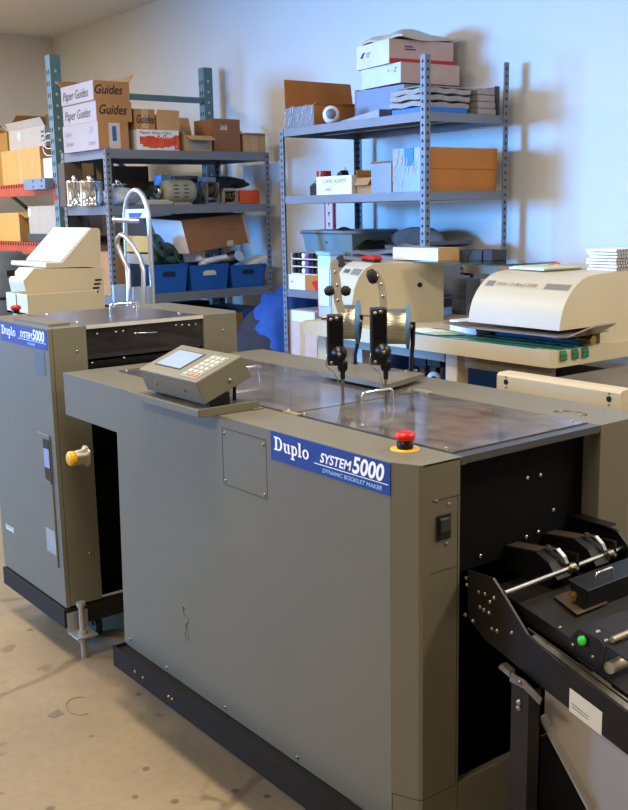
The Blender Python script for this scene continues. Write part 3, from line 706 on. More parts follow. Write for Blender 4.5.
# pale catch sheet under the conveyor
CA = at(538, 717, Y=1.50); CB = at(587, 810, Y=1.50)
tray = MB().prism([(CA.x, .570), (CA.x, CA.z), (CB.x, CB.z), (CB.x+.03, .16), (-.40, .16), (-.40, .33), (-1.0, .50), (-1.18, .562)], 'y', 1.52, 1.523)
tray.prism([(CA.x, CA.z), (CB.x, CB.z), (CB.x+.006, CB.z), (CA.x+.006, CA.z)], 'y', 1.50, 1.523)
ct = tray.build('catch_sheet', PANELW, m3)
plabel(ct, 'pale grey sheet metal chute')
MB().box(-1.399, -1.394, 1.655, 1.887, .05, .30).build('lower_dark_board', BLKM, m3)  # black board added so the area behind the leg stays dark
b = MB().box(-1.28, -.4, 1.53, 1.85, .12, .15).box(-1.24, -1.2, 1.5, 1.86, .02, .15).box(-.5, -.46, 1.5, 1.86, .0, .15).build('lower_frame', BLKM, m3)
# ================================================================ stitching heads, spools and their plate
def dpt(x, y, d):
    return CAMP + (CR*((x-314)/FPX) - CU*((y-405)/FPX) + CF)*d
pl = thing('spool_stand', 'grey steel plate with two black posts holding the wire spools on the booklet maker', 'stand', (-2.2, 1.9, ZT))
MB().prism([(-2.34, 1.806), (-2.035, 1.80), (-2.10, 2.0), (-2.43, 2.0)], 'z', ZT+.012, ZT+.026).prism([(-2.30, 1.895), (-2.09, 1.895), (-2.12, 1.96), (-2.36, 1.96)], 'z', ZT, ZT+.012).build('plate', GREY, pl, bevel=.002)
HD = Vector((-math.sin(YAW), math.cos(YAW), 0)); HR = Vector((math.cos(YAW), math.sin(YAW), 0)); ZZ = Vector((0, 0, 1))
specs = []
for (hx, hy, fx, fy, ptx, pty, sx, sy0, sy1, sl) in ((343, 399, 355, 364, 361, 315, 357, 300, 344, .036), (386, 404, 411, 371, 413, 322, 407, 304, 349, .055)):
    foot = at(fx, fy, Z=ZT+.026); dfoot = (foot-CAMP).dot(CF)
    top = dpt(ptx, pty, dfoot-.02)
    pm = MB().tube([foot, foot+Vector((0, 0, .03)), foot+(top-foot)*.55+HR*.002, top], [.0065, .0065, .0065, .008], 8)
    pm.build('post', BLK, pl)
    b = MB(); b.screw(foot-HR*.012-Vector((0, 0, 0)), (0, 0, 1), .007).screw(foot+HR*.012, (0, 0, 1), .007); b.build('post_screw', STEELW, pl)
    specs.append((hx, hy, dfoot, sx, sy0, sy1, sl, top))
for i, (hx, hy, dfoot, sx, sy0, sy1, sl, top) in enumerate(specs):
    lr = ('left', 'right')[i]
    # spool: axis along the view's right direction
    c = dpt(sx, (sy0+sy1)/2, dfoot-.03); R_ = (sy1-sy0)/2/FPX*(dfoot-.03)
    s_ = thing('wire_spool', 'silver stitching wire spool with blue flange, the %s' % ('left of the two' if i == 0 else 'wider-showing right one'), 'spool', c-ZZ*R_, 0, 'wire spools')
    ax = (HR*.985+HD*-.17).normalized()
    MB().lathe([(R_*.86, -sl*1.35), (R_*.86, -sl*1.3), (R_*.78, -sl*1.28), (R_*.78, -.001)], c, ax, 36).build('wire_winding', SOLDER, s_)
    MB().lathe([(R_*1.0, 0), (R_*1.0, .006), (.012, .007), (.012, 0.010)], c, ax, 36).build('flange', FLNG, s_)
    MB().lathe([(R_*.95, -sl*1.4), (R_*.95, -sl*1.36), (.012, -sl*1.36)], c, ax, 36).build('rear_flange', FLNG, s_)
    MB().cyl(c-ax*(sl*1.6), c+ax*.016, .006).build('axle', STEELW, s_)
    # head
    base = at(hx, hy, Z=ZT); d = (base-CAMP).dot(CF); px = FPX/d
    h = thing('stitching_head', 'black wire stitching head with curved metal strap, the %s of the two' % ('left' if i == 0 else 'right'), 'stitching head', (base.x, base.y, ZT), 0, 'stitching heads')
    M = Matrix.Translation(Vector((base.x, base.y, 0))) @ Matrix.Rotation(YAW, 4, 'Z')
    def zz(y): return dpt(hx, y, d).z
    t0, b0 = (313, 363) if i == 0 else (306, 362)
    zt_, zb_ = zz(t0), zz(b0)
    cx = (-7 if i == 0 else -7)/px
    w_ = 8.0/px
    hb = MB().box(cx-w_, cx+w_, -.03, .03, zb_, zt_, 0, M).build('housing', BLK, h, bevel=.004)
    MB().box(cx-w_*.72, cx+w_*.8, -.034, -.03, zb_+(zt_-zb_)*.45, zt_-.012, 0, M).build('cover_plate', BLKM, hb)
    MB().lathe([(.020, 0), (.020, .008), (.013, .010), (.011, .018), (.001, .019)], (cx+w_*.45, -.03, zb_+(zt_-zb_)*.25), (0, -1, 0), 24, 0, M).build('tension_wheel', BLK, hb)
    sc = MB()
    for (u_, v_) in ((cx-w_*.5, .06), (cx-w_*.5, .93), (cx+w_*.2, .95), (cx+w_*.45, .25)):
        q = M @ Vector((u_, -.031 if v_ != .25 else -.049, zb_+(zt_-zb_)*v_)); sc.screw(q, -HD, .005)
    sc.build('housing_screw', STEELW, hb)
    MB().lathe([(.010, 0), (.012, .012), (.012, .022), (.007, .024), (.006, .045)], (0, 0, zb_+.004), (0, 0, -1), 16, 0, M).box(-.013, .013, -.014, .014, zb_-.012, zb_+.006, 0, M).build('rod_collar', BLK, hb)
    MB().cyl((0, 0, .86), (0, 0, zb_-.01), .0042, None, 10, 0, M).build('feed_rod', STEELW, h)
    sd = -10/px if i == 0 else -9/px
    wire = [(cx-w_, -.02, zb_+.03), (cx-w_-.004, -.028, zb_), (sd+.006, -.03, zb_-.02), (-.012, -.016, zb_-.045), (-.004, -.006, zb_-.062)]
    MB().tube([M @ Vector(p) for p in wire], .0014, 6).build('feed_wire', STEEL, h)
    # strap
    if i == 0: pts = [(337+5, 313), (338, 300), (337, 285), (335, 272), (334, 264), (337, 260)]
    else: pts = [(384, 310), (383, 296), (381, 284), (378, 276), (374, 271), (372, 270)]
    g = MB(); hw = (4.2 if i == 0 else 3.6)/px
    P3 = []
    for (x, y) in pts:
        q = dpt(x, y, d); P3.append(q)
    for a_, b_ in zip(P3[:-1], P3[1:]):
        g.hexa([a_-HR*hw-HD*.001, a_+HR*hw-HD*.001, a_+HR*hw+HD*.001, a_-HR*hw+HD*.001], [b_-HR*hw-HD*.001, b_+HR*hw-HD*.001, b_+HR*hw+HD*.001, b_-HR*hw+HD*.001])
    st = g.build('strap', mat('strap_metal', 'a19a8c', .4, metal=.55), h)
    sc = MB()
    for k_ in (1, 2, 3): sc.screw(P3[k_]-HD*.0012, -HD, .004)
    sc.build('strap_screw', STEEL, st)
    kn = ((329, 291), (346, 291)) if i == 0 else ((373, 276), (372, 279))
    if i == 0:
        for (x, y), sg in zip(kn, (-1, 1)):
            q = dpt(x, y, d)
            MB().lathe([(.004, -.014), (.012, -.010), (.014, .002), (.008, .012), (.001, .013)], q, (HR*sg*.95-ZZ*.25), 14).build('wing_knob', GREYD, st)
        q = dpt(341, 262, d); MB().box(-.008, .008, -.006, .006, -.012, .016, 0, Matrix.Translation(q) @ Matrix.Rotation(rad(-20), 4, 'Y')).build('top_pad', GREYD, st)
        q = dpt(326, 318, d); a_ = dpt(330, 318, d)
        MB().cyl(q-HR*.012, a_+HR*.01, .006).build('side_spindle', STEELW, hb)
    else:
        q = dpt(372, 276, d)
        MB().lathe([(.006, -.02), (.013, -.012), (.014, .006), (.008, .017), (.001, .018)], q, (ZZ+HR*-.35), 14).build('wing_knob', GREYD, st)
MB().cyl(specs[0][7]-HR*.004, specs[0][7]+HR*.035+ZZ*-.004, .003).build('spindle', STEELW, pl)

# ================================================================ shelving units
def angle_post(mb, x, y, sx, sy, z0, z1, w=.036, t=.003, pitch=.038, hole=True, hm=1, faces=('x', 'y')):
    """L-shaped slotted upright whose outer corner is at x, y and whose legs run towards sx, sy"""
    mb.box(x, x+sx*w, y, y+sy*t, z0, z1); mb.box(x, x+sx*t, y+sy*t, y+sy*w, z0, z1)
    if hole:
        z = z0+.03
        while z < z1-.02:
            mb.box(x+sx*w*.35, x+sx*w*.65, y-sy*.0008, y+sy*.0002, z, z+.014, hm)
            mb.box(x-sx*.0008, x+sx*.0002, y+sy*w*.35, y+sy*w*.65, z, z+.014, hm)
            mb.box(x+sx*w*.35, x+sx*w*.65, y+sy*(t-.0002), y+sy*(t+.0008), z, z+.014, hm)
            mb.box(x+sx*(t-.0002), x+sx*(t+.0008), y+sy*w*.35, y+sy*w*.65, z, z+.014, hm)
            z += pitch
def shelf_unit(name, label, x0, x1, y0, y1, tops, shelves, lip=.05, hm=HOLE):
    t = thing(name, label, 'shelving unit', ((x0+x1)/2, (y0+y1)/2, 0))
    for (x, y, sx, sy), z1 in zip(((x0, y0, 1, 1), (x1, y0, -1, 1), (x1, y1, -1, -1), (x0, y1, 1, -1)), tops):
        b = MB(); angle_post(b, x, y, sx, sy, 0, z1); b.build('post', [SHELF, hm], t)
    e = .004
    for z in shelves:
        b = MB(); b.box(x0+e, x1-e, y0+e, y1-e, z-.006, z)
        b.box(x0+e, x1-e, y0+e, y0+e+.003, z-lip, z-.006).box(x0+e, x1-e, y1-e-.003, y1-e, z-lip, z-.006)
        b.box(x0+e, x0+e+.003, y0+e+.003, y1-e-.003, z-lip, z-.006).box(x1-e-.003, x1-e, y0+e+.003, y1-e-.003, z-lip, z-.006)
        b.box(x0+e+.05, x1-e-.05, (y0+y1)/2-.02, (y0+y1)/2+.02, z-.03, z-.006)
        b.build('shelf', SHELF, t)
    return t
RX, RY, RXB, RYB = -5.02, 3.6, -3.78, 4.205
shelf_unit('shelving_unit', 'grey slotted-post metal shelving unit against the wall behind the cream machines', RX, RXB, RY, RYB, (1.965, 2.235, 2.235, 2.0), (1.965, 1.578, 1.03, .35), .045)
LX, LXB, LY, LYB = -6.56, -5.9, 2.905, 4.14
shelf_unit('shelving_unit', 'grey metal shelving unit at the left with blue bins and open cartons', LX, LXB, LY, LYB, (1.9, 1.9, 1.89, 1.9), (1.89, 1.545, .975, .45), .055)

# ================================================================ cartons
def box_things(label, cat, x0, x1, y0, y1, z0, z1, mt, front=None, tape=None, name='cardboard_box', group=None, open_top=False, flaps=(), seam=True, top=None, rz=0., tilt=None, th=.004):
    """a carton. flaps: list of (side, length, angle above horizontal) on the open top"""
    cx, cy = (x0+x1)/2, (y0+y1)/2
    t = thing(name, label, cat, (cx, cy, z0), 0, group)
    if rz or tilt is not None:
        Mx = Matrix.Translation((cx, cy, z0)) @ (tilt if tilt is not None else Matrix.Rotation(rz, 4, 'Z')) @ Matrix.Translation((-cx, -cy, -z0))
    else: Mx = None
    fm = front or mt
    b = MB()
    if open_top:
        b.box(x0, x1, y0, y1, z0, z0+th, 0, Mx); b.box(x0, x1, y0, y0+th, z0+th, z1, 1, Mx); b.box(x0, x1, y1-th, y1, z0+th, z1, 0, Mx)
        b.box(x0, x0+th, y0+th, y1-th, z0+th, z1, 0, Mx); b.box(x1-th, x1, y0+th, y1-th, z0+th, z1, 0, Mx)
    else:
        b.box(x0, x1, y0+.0005, y1, z0, z1, 0, Mx); b.box(x0, x1, y0-.0002, y0+.0005, z0, z1, 1, Mx)
        if seam: b.box(x0+.001, x1-.001, cy-.001, cy+.001, z1, z1+.0006, 2, Mx)
    bd = b.build('box_body', [mt, fm, INKF], t)
    W, H_ = (x1-x0), (y1-y0)
    for side, ln, an in flaps:
        a = rad(an); g = MB()
        c_, s__ = math.cos(a)*ln, math.sin(a)*ln
        if side == '-y': q = [(x0, y0, z1), (x1, y0, z1), (x1-.01, y0-c_, z1+s__), (x0+.01, y0-c_, z1+s__)]; n = Vector((0, math.sin(a), math.cos(a)))
        if side == '+y': q = [(x1, y1, z1), (x0, y1, z1), (x0+.01, y1+c_, z1+s__), (x1-.01, y1+c_, z1+s__)]; n = Vector((0, -math.sin(a), math.cos(a)))
        if side == '+x': q = [(x1, y0, z1), (x1, y1, z1), (x1+c_, y1-.01, z1+s__), (x1+c_, y0+.01, z1+s__)]; n = Vector((-math.sin(a), 0, math.cos(a)))
        if side == '-x': q = [(x0, y1, z1), (x0, y0, z1), (x0-c_, y0+.01, z1+s__), (x0-c_, y1-.01, z1+s__)]; n = Vector((math.sin(a), 0, math.cos(a)))
        q = [Vector(v) for v in q]; q2 = [v+n*.004 for v in q]
        if Mx: q = [Mx @ v for v in q]; q2 = [Mx @ v for v in q2]
        g.hexa(q, q2); g.build('flap', mt, t)
    if tape:
        g = MB(); tw = .025
        for tp_ in tape:
            if tp_ == 'x': g.box(x1, x1+.0008, cy-tw, cy+tw, z0+(z1-z0)*.05, z1, 0, Mx)
            if tp_ == 'y': g.box(cx-tw, cx+tw, y0-.001, y0-.0003, z0+(z1-z0)*.05, z1, 0, Mx)
            if tp_ == 't': g.box(x0, x1, cy-tw, cy+tw, z1+.0002, z1+.001, 0, Mx)
        g.build('packing_tape', mat('packing_tape', 'b89c74', .3), t)
    return t, Mx
def cpx(*a, **k): return cornerpx(*a, **k)
def write_x(par, t, x, y0, width, z, cap, mt=INK, off=.0, M=None, sh=.3):
    g = MB(); fit(g, t, (x+.001, y0, z), (0, 1, 0), (0, 0, 1), width, cap, 0, sh, off, M=M); return g.build('handwriting', mt, par)
def write_y(par, t, x0, y, width, z, cap, mt=INK, off=.0, M=None, sh=.3):
    g = MB(); fit(g, t, (x0, y-.001, z), (1, 0, 0), (0, 0, 1), width, cap, 0, sh, off, M=M); return g.build('handwriting', mt, par)
ZS = 1.8905
# three stacked cartons on the left unit
a = cpx(106, 148, 64, 136.4, 119.4, Z=ZS); x1, y0 = a[1]-.0, a[2]
x1 = min(x1, -5.92)
b1, _ = box_things('pale cardboard carton with blue sticker, lowest of the handwritten stack', 'box', a[0], x1, y0, a[3], ZS, a[5], CARD, CARDW, None, group='handwritten carton stack')
z1 = a[5]+.001
g = MB().box(x1+.0003, x1+.0012, y0+(a[3]-y0)*.35, y0+(a[3]-y0)*.72, ZS+.005, z1-.01).box(x1+.0012, x1+.0016, y0+(a[3]-y0)*.46, y0+(a[3]-y0)*.60, ZS+.05, z1-.03, 1); st = g.build('blue_print_sticker', [mat('tape_white', 'b9b2b0', .35), mat('blue_scrawl', '2c5c9f', .6, var=.5, scale=40)], b1)
write_y(b1, 'Gates', a[0]+.03, y0, .10, z1-.07, .03, INKF); write_y(b1, '25', x1-.13, y0, .07, z1-.07, .04, INKF); write_y(b1, 'System', a[0]+.04, y0, .12, z1-.13, .03, INKF); write_y(b1, 'Stitch', x1-.14, y0, .1, z1-.14, .025, INKF)
bx = cpx(101, 120, 67.6, 132, 100.3, X=x1-.01)
zz1 = bx[5]
b2, _ = box_things('cardboard carton marked Paper Guides, middle of the handwritten stack', 'box', bx[0], x1-.01, y0+.0, bx[3], z1, zz1, CARD, CARDW, None, group='handwritten carton stack')
hgt = zz1-z1
write_y(b2, 'Paper Guides', bx[0]+.03, y0, (x1-.01-bx[0])*.78, z1+hgt*.25, hgt*.45); write_x(b2, 'Guides', x1-.01, y0+.02, (bx[3]-y0)*.78, z1+hgt*.35, hgt*.45, off=.015)
tx = cpx(98.5, 99.8, 66, 129.7, 80.3, X=x1-.015)
b3, _ = box_things('open cardboard carton marked Paper Guides, topmost of the handwritten stack', 'box', tx[0], x1-.015, y0-.01, tx[3], zz1+.001, tx[5], CARD, CARDW, None, open_top=True, flaps=(('-x', .1, 30), ('+y', .06, 50)), group='handwritten carton stack')
hgt = tx[5]-zz1
write_y(b3, 'Paper Guides', tx[0]+.03, y0-.01, (x1-.01-tx[0])*.78, zz1+hgt*.25, hgt*.45); write_x(b3, 'Guides', x1-.015, y0+.0, (tx[3]-y0)*.8, zz1+hgt*.35, hgt*.45, off=.015)
X0 = -5.925
def xrow(lx, rx, ty, by=151, X=X0, depth=.25):
    """box on the left unit whose +X face spans lx..rx"""
    y0 = at(lx, by, X=X).y; y1 = at(rx, by, X=X).y; z = at((lx+rx)/2, ty, X=X).z
    return X-depth, X, y0, y1, z
q = xrow(137.5, 179.5, 130)
b4, _ = box_things('white carton with red brushstroke print below the small Guides box', 'box', q[0], q[1], q[2], q[3], ZS, q[4], WBOX, WBOX)
zt4 = q[4]
g = MB(); n = 12
for k_ in range(n):
    y_ = q[2]+.02+(q[3]-q[2]-.05)*k_/n; r1 = ZS+.012+random.random()*.012; r2 = zt4-.045+random.random()*.015
    g.box(q[1]+.0004, q[1]+.0012, y_, y_+(q[3]-q[2]-.05)/n*1.02, r1+ (0.02 if k_ == 0 else 0), r2)
g.box(q[1]+.0004, q[1]+.0012, q[3]-.035, q[3], ZS+.006, zt4-.03)
g.build('red_print', REDP, b4)
write_x(b4, 'Paper Stop Clips', q[1], q[2]+.02, (q[3]-q[2])*.75, zt4-.025, .015, INK)
write_x(b4, 'Y-Plates', q[1]+.001, q[2]+.13, (q[3]-q[2])*.4, ZS+.075, .018, WHT); write_x(b4, 'VER 5', q[1]+.001, q[3]-.06, .045, ZS+.02, .010, WHT)
q2 = xrow(136, 156, 109, 129)
b5, _ = box_things('small cardboard carton marked Guides on the red and white box', 'box', q2[0], X0-.01, q2[2], q2[3], zt4+.001, q2[4], CARD, CARD, ['x'], open_top=True, flaps=(('-x', .08, 30),))
write_x(b5, 'Guides', X0-.009, q2[2]+.01, (q2[3]-q2[2])*.9, zt4+.04, .05, off=.01)
q3 = xrow(158, 181, 110, 129)
b6, _ = box_things('plain cardboard carton with raised flap beside the small Guides box', 'box', q3[0], X0-.01, q3[2], q3[3]-.005, zt4+.001, q3[4]-.03, CARD2, CARD2, None, open_top=True, flaps=(('+y', .03, 70), ('+x', .03, 88)))
q4 = xrow(186, 212, 133)
b7, _ = box_things('open cardboard carton with tall flaps and a drooping front flap', 'box', q4[0], X0, q4[2], q4[3], ZS, q4[4]-.02, CARD2, CARD2, None, open_top=True, flaps=(('-x', .14, 80), ('+x', .07, -25), ('-y', .03, 60)))
MB().box(X0+.0005, X0+.0015, q4[2]+.02, q4[3]-.02, ZS+.01, ZS+.08).build('grey_label', mat('dull_grey_tape', '8d8a86', .5), b7)
q5 = xrow(214.5, 240.6, 135); q6 = xrow(214.5, 240.6, 119)
b8, _ = box_things('brown cardboard carton, lower of the two-box pile on the left shelving', 'box', q5[0], X0, q5[2], q5[3], ZS, q5[4], CARD3, CARD3)
b9, _ = box_things('brown cardboard carton with a scribbled tag, upper of the two-box pile', 'box', q5[0], X0, q5[2], q5[3], q5[4]+.001, q6[4], CARD3, CARD3)
write_x(b9, 'ink', X0, q5[2]+.05, .06, q5[4]+.03, .04, WHT)
q7 = xrow(243, 272, 134)
b10, _ = box_things('low open cardboard carton at the wall end of the left shelving', 'box', q7[0], X0, q7[2], 4.13, ZS, q7[4], CARD2, CARD3, ['x'], open_top=True, flaps=(('-x', .12, 40), ('+x', .02, 0)))

# second level of the left unit
Z2 = 1.5455
def steel_pot(px_, ty, by, r, nm, lab, X=-6.1, lidr=.6):
    c = at(px_, by, X=X); c.z = Z2; h = at(px_, ty, X=X).z-Z2
    t = thing(nm, lab, 'canister', c, 0, 'steel canisters on the left shelving')
    MB().lathe([(r, 0), (r*1.03, h*.08), (r*.98, h*.12), (r*.98, h*.75), (r*1.04, h*.78), (r*.8, h*.84)], c, (0, 0, 1), 24).build('can_body', CHROME, t)
    MB().lathe([(r*.3, h*.84), (r*.3, h*.96), (r*.12, h), (.001, h)], c, (0, 0, 1), 16).build('lid_knob', STEEL, t)
    return t
steel_pot(76, 175, 204, .055, 'steel_canister', 'shiny steel canister, leftmost on the second level of the left shelving', X=-6.2)
steel_pot(92, 175, 204, .075, 'steel_canister', 'shiny steel canister, wider one right beside the shelving corner post', X=-6.08)
steel_pot(119, 178, 204, .06, 'steel_canister', 'shiny steel canister behind the hand truck loop', X=-6.25)
c = at(108, 197, X=-6.0)
t = thing('plastic_bag', 'crumpled pale plastic bag on the second level behind the post', 'bag', (c.x, c.y+.09, Z2))
def crumple(c, rx, ry, rz_, seed, amp=.25):
    rr = random.Random(seed); ph = [rr.random()*6 for _ in range(6)]
    pr = []
    M = Matrix.Translation(c) @ Matrix.Diagonal((rx, ry, rz_, 1))
    b = MB(); pts = [(max(.001, math.sin(PI*k/12)), (1-math.cos(PI*k/12))) for k in range(1, 12)]
    b.lathe(pts, (0, 0, -.07), (0, 0, 1), 24, 0, M, fold=lambda a, k: 1+amp*(math.sin(3*a+ph[0]+k*.9)*.4+math.sin(5*a+ph[1]-k)*.35+math.sin(8*a+ph[2]+k*1.7)*.25))
    return b
crumple((c.x, c.y+.09, Z2), .09, .13, .06, 3).build('bag_film', mat('pale_bag', 'b9c4cf', .3, var=.15, scale=20, trans=.2), t)
c = at(138, 199, X=-6.05)
tag(MB().box(-6.15, -5.97, c.y-.1, c.y+.22, Z2, Z2+.035).build('tube_package', mat('pale_card_tube', 'a8a69d', .6), bevel=.008), 'flat pale package lying behind the hand truck loop', 'package')
# electric motor
c = at(181, 190, X=-6.0); mz = Z2+.085
t = thing('electric_motor', 'beige electric motor with vent slots on the second shelf', 'motor', (-6.02, c.y, Z2))
ya, yb = at(167, 190, X=-5.95).y, at(199, 190, X=-5.95).y
mb = MB().lathe([(.03, 0), (.068, .012), (.078, .03), (.08, .05), (.08, yb-ya-.05), (.078, yb-ya-.03), (.06, yb-ya-.008), (.03, yb-ya)], (-6.02, ya, mz), (0, 1, 0), 32)
for k_ in range(4):
    for s__ in (0, 1):
        a_ = rad(-25+k_*18); mb.box(-6.02+.079*math.cos(a_), -6.02+.0815*math.cos(a_), ya+.05+s__*.075, ya+.085+s__*.075, mz+.08*math.sin(a_)-.002, mz+.08*math.sin(a_)+.004, 1)
mb.build('motor_shell', [OLIVE, HOLE], t)
MB().cyl((-6.02, ya-.045, mz), (-6.02, ya, mz), .012).lathe([(.035, 0), (.045, .01), (.035, .025)], (-6.02, ya-.045, mz), (0, 1, 0), 20).build('pulley', STEEL, t)
MB().box(-6.08, -5.96, ya+.05, yb-.05, Z2, Z2+.012).prism([(-6.07, Z2+.012), (-5.97, Z2+.012), (-5.99, Z2+.03), (-6.05, Z2+.03)], 'y', ya+.06, yb-.06).build('motor_foot', OLIVE, t)
def sbox(nm, lab, cat, px0, px1, ty, X, depth, mt, z0=Z2, by=200, bevel=.004):
    y0 = at(px0, by, X=X).y; y1 = at(px1, by, X=X).y; z = at((px0+px1)/2, ty, X=X).z
    return tag(MB().box(X-depth, X, y0, y1, z0, z).build(nm, mt, bevel=bevel), lab, cat)
sbox('grey_case', 'plain grey metal case standing behind the motor', 'case', 175, 199, 176, -6.3, .1, GRYM)
sbox('small_box', 'small pale blue box behind the motor pulley', 'box', 162, 172, 175, -6.2, .1, mat('pale_blue_box', '7fa8d4', .5))
sbox('small_box', 'small pale blue box between motor and silver mechanism', 'box', 199, 206, 181, -6.25, .1, mat('pale_blue_box', '7fa8d4', .5))
# mechanisms
def mechanism(lab, px0, px1, ty, X, seed, mt):
    rr = random.Random(seed); y0 = at(px0, 200, X=X).y; y1 = at(px1, 200, X=X).y; z1 = at(px0, ty, X=X).z; H_ = z1-Z2; W_ = y1-y0
    t = thing('machine_mechanism', lab, 'mechanism', (X-.1, (y0+y1)/2, Z2))
    MB().box(X-.16, X, y0, y1, Z2, Z2+.012).box(X-.16, X, y0+W_*.1, y0+W_*.16, Z2, Z2+H_*.8).box(X-.16, X, y1-W_*.16, y1-W_*.1, Z2, Z2+H_*.8).build('frame', mt, t)
    for k_ in range(4):
        z = Z2+H_*(.2+.19*k_); x = X-.03-rr.random()*.1
        MB().cyl((x, y0+.005, z), (x, y1-.005, z), .008+rr.random()*.012).build('shaft', STEELW, t)
    for k_ in range(3):
        y = y0+W_*(.25+.22*k_)
        MB().cyl((X-.05, y, Z2+H_*.5), (X-.05, y+.02, Z2+H_*.5), H_*(.2+.12*rr.random()), n=20).build('gear', mat('gear_brown', '5d4a3c', .5, metal=.3), t)
    MB().box(X-.14, X-.02, y0+W_*.2, y1-W_*.2, Z2+H_*.82, Z2+H_).build('top_block', mt, t)
mechanism('grey metal mechanism with gears right of the motor', 206, 221, 177, -5.99, 1, GRYM)
mechanism('low dark mechanism with gears left of the orange box', 222, 240, 188, -5.98, 2, OLIVE)
c = at(230, 187, X=-6.1)
b = crumple((-6.25, c.y, Z2+.10), .12, .22, .05, 9, .35); tag(b.build('dark_green_cloth', mat('dark_green_cloth', '1d3a36', .8, var=.3)), 'dark green crumpled cloth on the second shelf behind the mechanisms', 'cloth')
c = at(143, 186, X=-6.2)
tag(MB().lathe([(.16, 0), (.165, .03), (.13, .05), (.05, .06), (.001, .061)], (-6.3, c.y, Z2+.06), (0, 0, 1), 24).lathe([(.05, -.06), (.05, 0)], (-6.3, c.y, Z2+.06), (0, 0, 1), 24).build('green_disc_base', DGRN), 'dark green round metal base left of the motor', 'machine part')
q = sbox('orange_box', 'bright orange box at the wall end of the second shelf', 'box', 241, 260, 190, -5.97, .12, ORNG, by=203)
sbox('dark_carton', 'dark carton standing at the back of the second shelf, far left', 'box', 66, 84, 163, -6.42, .1, mat('dark_brown_carton', '5b4c42', .8), by=200)
sbox('dark_carton', 'wide dark carton at the back of the second shelf behind the steel canister', 'box', 103, 150, 166, -6.44, .08, mat('dark_brown_carton', '5b4c42', .8), by=200)
# third level: three blue bins
Z3 = .9755
def bin_(px0, px1, lab, tagm):
    X = -5.925; y0 = at(px0, 266, X=X).y; y1 = at(px1, 266, X=X).y; z1 = at((px0+px1)/2, 264.5, X=X).z; dpth = .42; i_ = .022
    t = thing('storage_bin', lab, 'bin', (X-dpth/2, (y0+y1)/2, Z3), 0, 'blue corrugated bins')
    b = MB(); th = .005
    B4 = [(X-dpth+i_, y0+i_), (X-i_*.4, y0+i_), (X-i_*.4, y1-i_), (X-dpth+i_, y1-i_)]; T4 = [(X-dpth, y0), (X, y0), (X, y1), (X-dpth, y1)]
    b.box(B4[0][0], B4[1][0], B4[0][1], B4[2][1], Z3, Z3+th)
    cx, cy = X-dpth/2, (y0+y1)/2
    for k_ in range(4):
        j = (k_+1) % 4
        def sh(p): v = Vector((cx-p[0], cy-p[1])).normalized()*th*1.4; return (p[0]+v.x, p[1]+v.y)
        p = [B4[k_], B4[j], sh(B4[j]), sh(B4[k_])]; q = [T4[k_], T4[j], sh(T4[j]), sh(T4[k_])]
        b.hexa([(u[0], u[1], Z3) for u in p], [(u[0], u[1], z1) for u in q])
    bo_ = b.build('bin_body', BLUEB, t)
    hz = z1-(z1-Z3)*.42; hw = (y1-y0)*.16
    MB().prism([(cy-hw, hz), (cy+hw, hz), (cy+hw, hz+.022), (cy+hw*.6, hz+.032), (cy-hw*.6, hz+.032), (cy-hw, hz+.022)], 'x', X-.006, X+.002).build('hand_hole', mat('bin_hole_dark', '0b1830', .8) if tagm == 0 else STKR, t)
    MB().box(X, X+.004, y0, y1, z1-.008, z1).build('rim', BLUEB, t)
    if tagm == 2: MB().box(X+.0021, X+.003, cy-hw*.7, cy+hw*.3, hz+.006, hz+.024).build('bin_tag', STKR, t)
    return y0, y1, z1
Y1 = bin_(149, 188, 'blue corrugated bin with green reels, nearest the hand truck', 0)
Y2 = bin_(189.5, 229, 'middle blue corrugated bin with white tubes and a pale tag', 1)
Y3 = bin_(230.5, 266, 'blue corrugated bin at the wall end holding papers', 0)
zb3 = Y1[2]
for k_, (px_, py_, r, tl) in enumerate(((158, 247, .085, .25), (168, 254, .075, -.1), (177, 258, .07, .35), (160, 258, .06, 0))):
    c = at(px_, py_, X=-6.02-.03*k_); ax = Vector((.75, .3+tl, .35)).normalized()
    t = thing('cable_reel', ('large dark green reel leaning in the left bin', 'dark green reel in the middle of the left bin', 'dark green reel at the right edge of the left bin', 'small dark green reel low in the left bin')[k_], 'reel', c, 0, 'green reels in the left bin')
    MB().lathe([(r, -.012), (r*1.02, -.004), (r*.8, .0), (r*.8, .012), (r*1.02, .016), (r, .022), (r*.3, .024)], c, ax, 24).build('reel_rim', DGRN, t)
    MB().lathe([(r*.35, .022), (r*.35, .034), (.001, .035)], c, ax, 16).build('reel_hub', BLK, t)
for k_, (p0, p1, r) in enumerate((((204, 262), (226, 257), .022), ((200, 264), (214, 259), .014), ((198, 258), (205, 263), .02))):
    a_, b_ = at(*p0, X=-6.0), at(*p1, X=-6.02)
    tag(MB().cyl(a_, b_, r).build('plastic_tube', WBOX), ('longest white tube', 'thin white tube', 'short white tube')[k_]+' sticking out of the middle blue bin', 'tube', 'white tubes in the middle bin')
c = at(232, 258, X=-6.03)
t = thing('metal_fitting', 'shiny metal fitting poking out between the middle and right bins', 'metal part', (c.x, c.y, c.z-.06))
MB().lathe([(.03, -.08), (.045, -.03), (.045, .03), (.025, .05), (.02, .09)], c, (.2, .9, .25), 18).build('fitting_body', STEELW, t)
MB().lathe([(.04, 0), (.04, .02)], c+Vector((.03, .03, .01)), (1, 0, .3), 12).build('fitting_flange', STEEL, t)
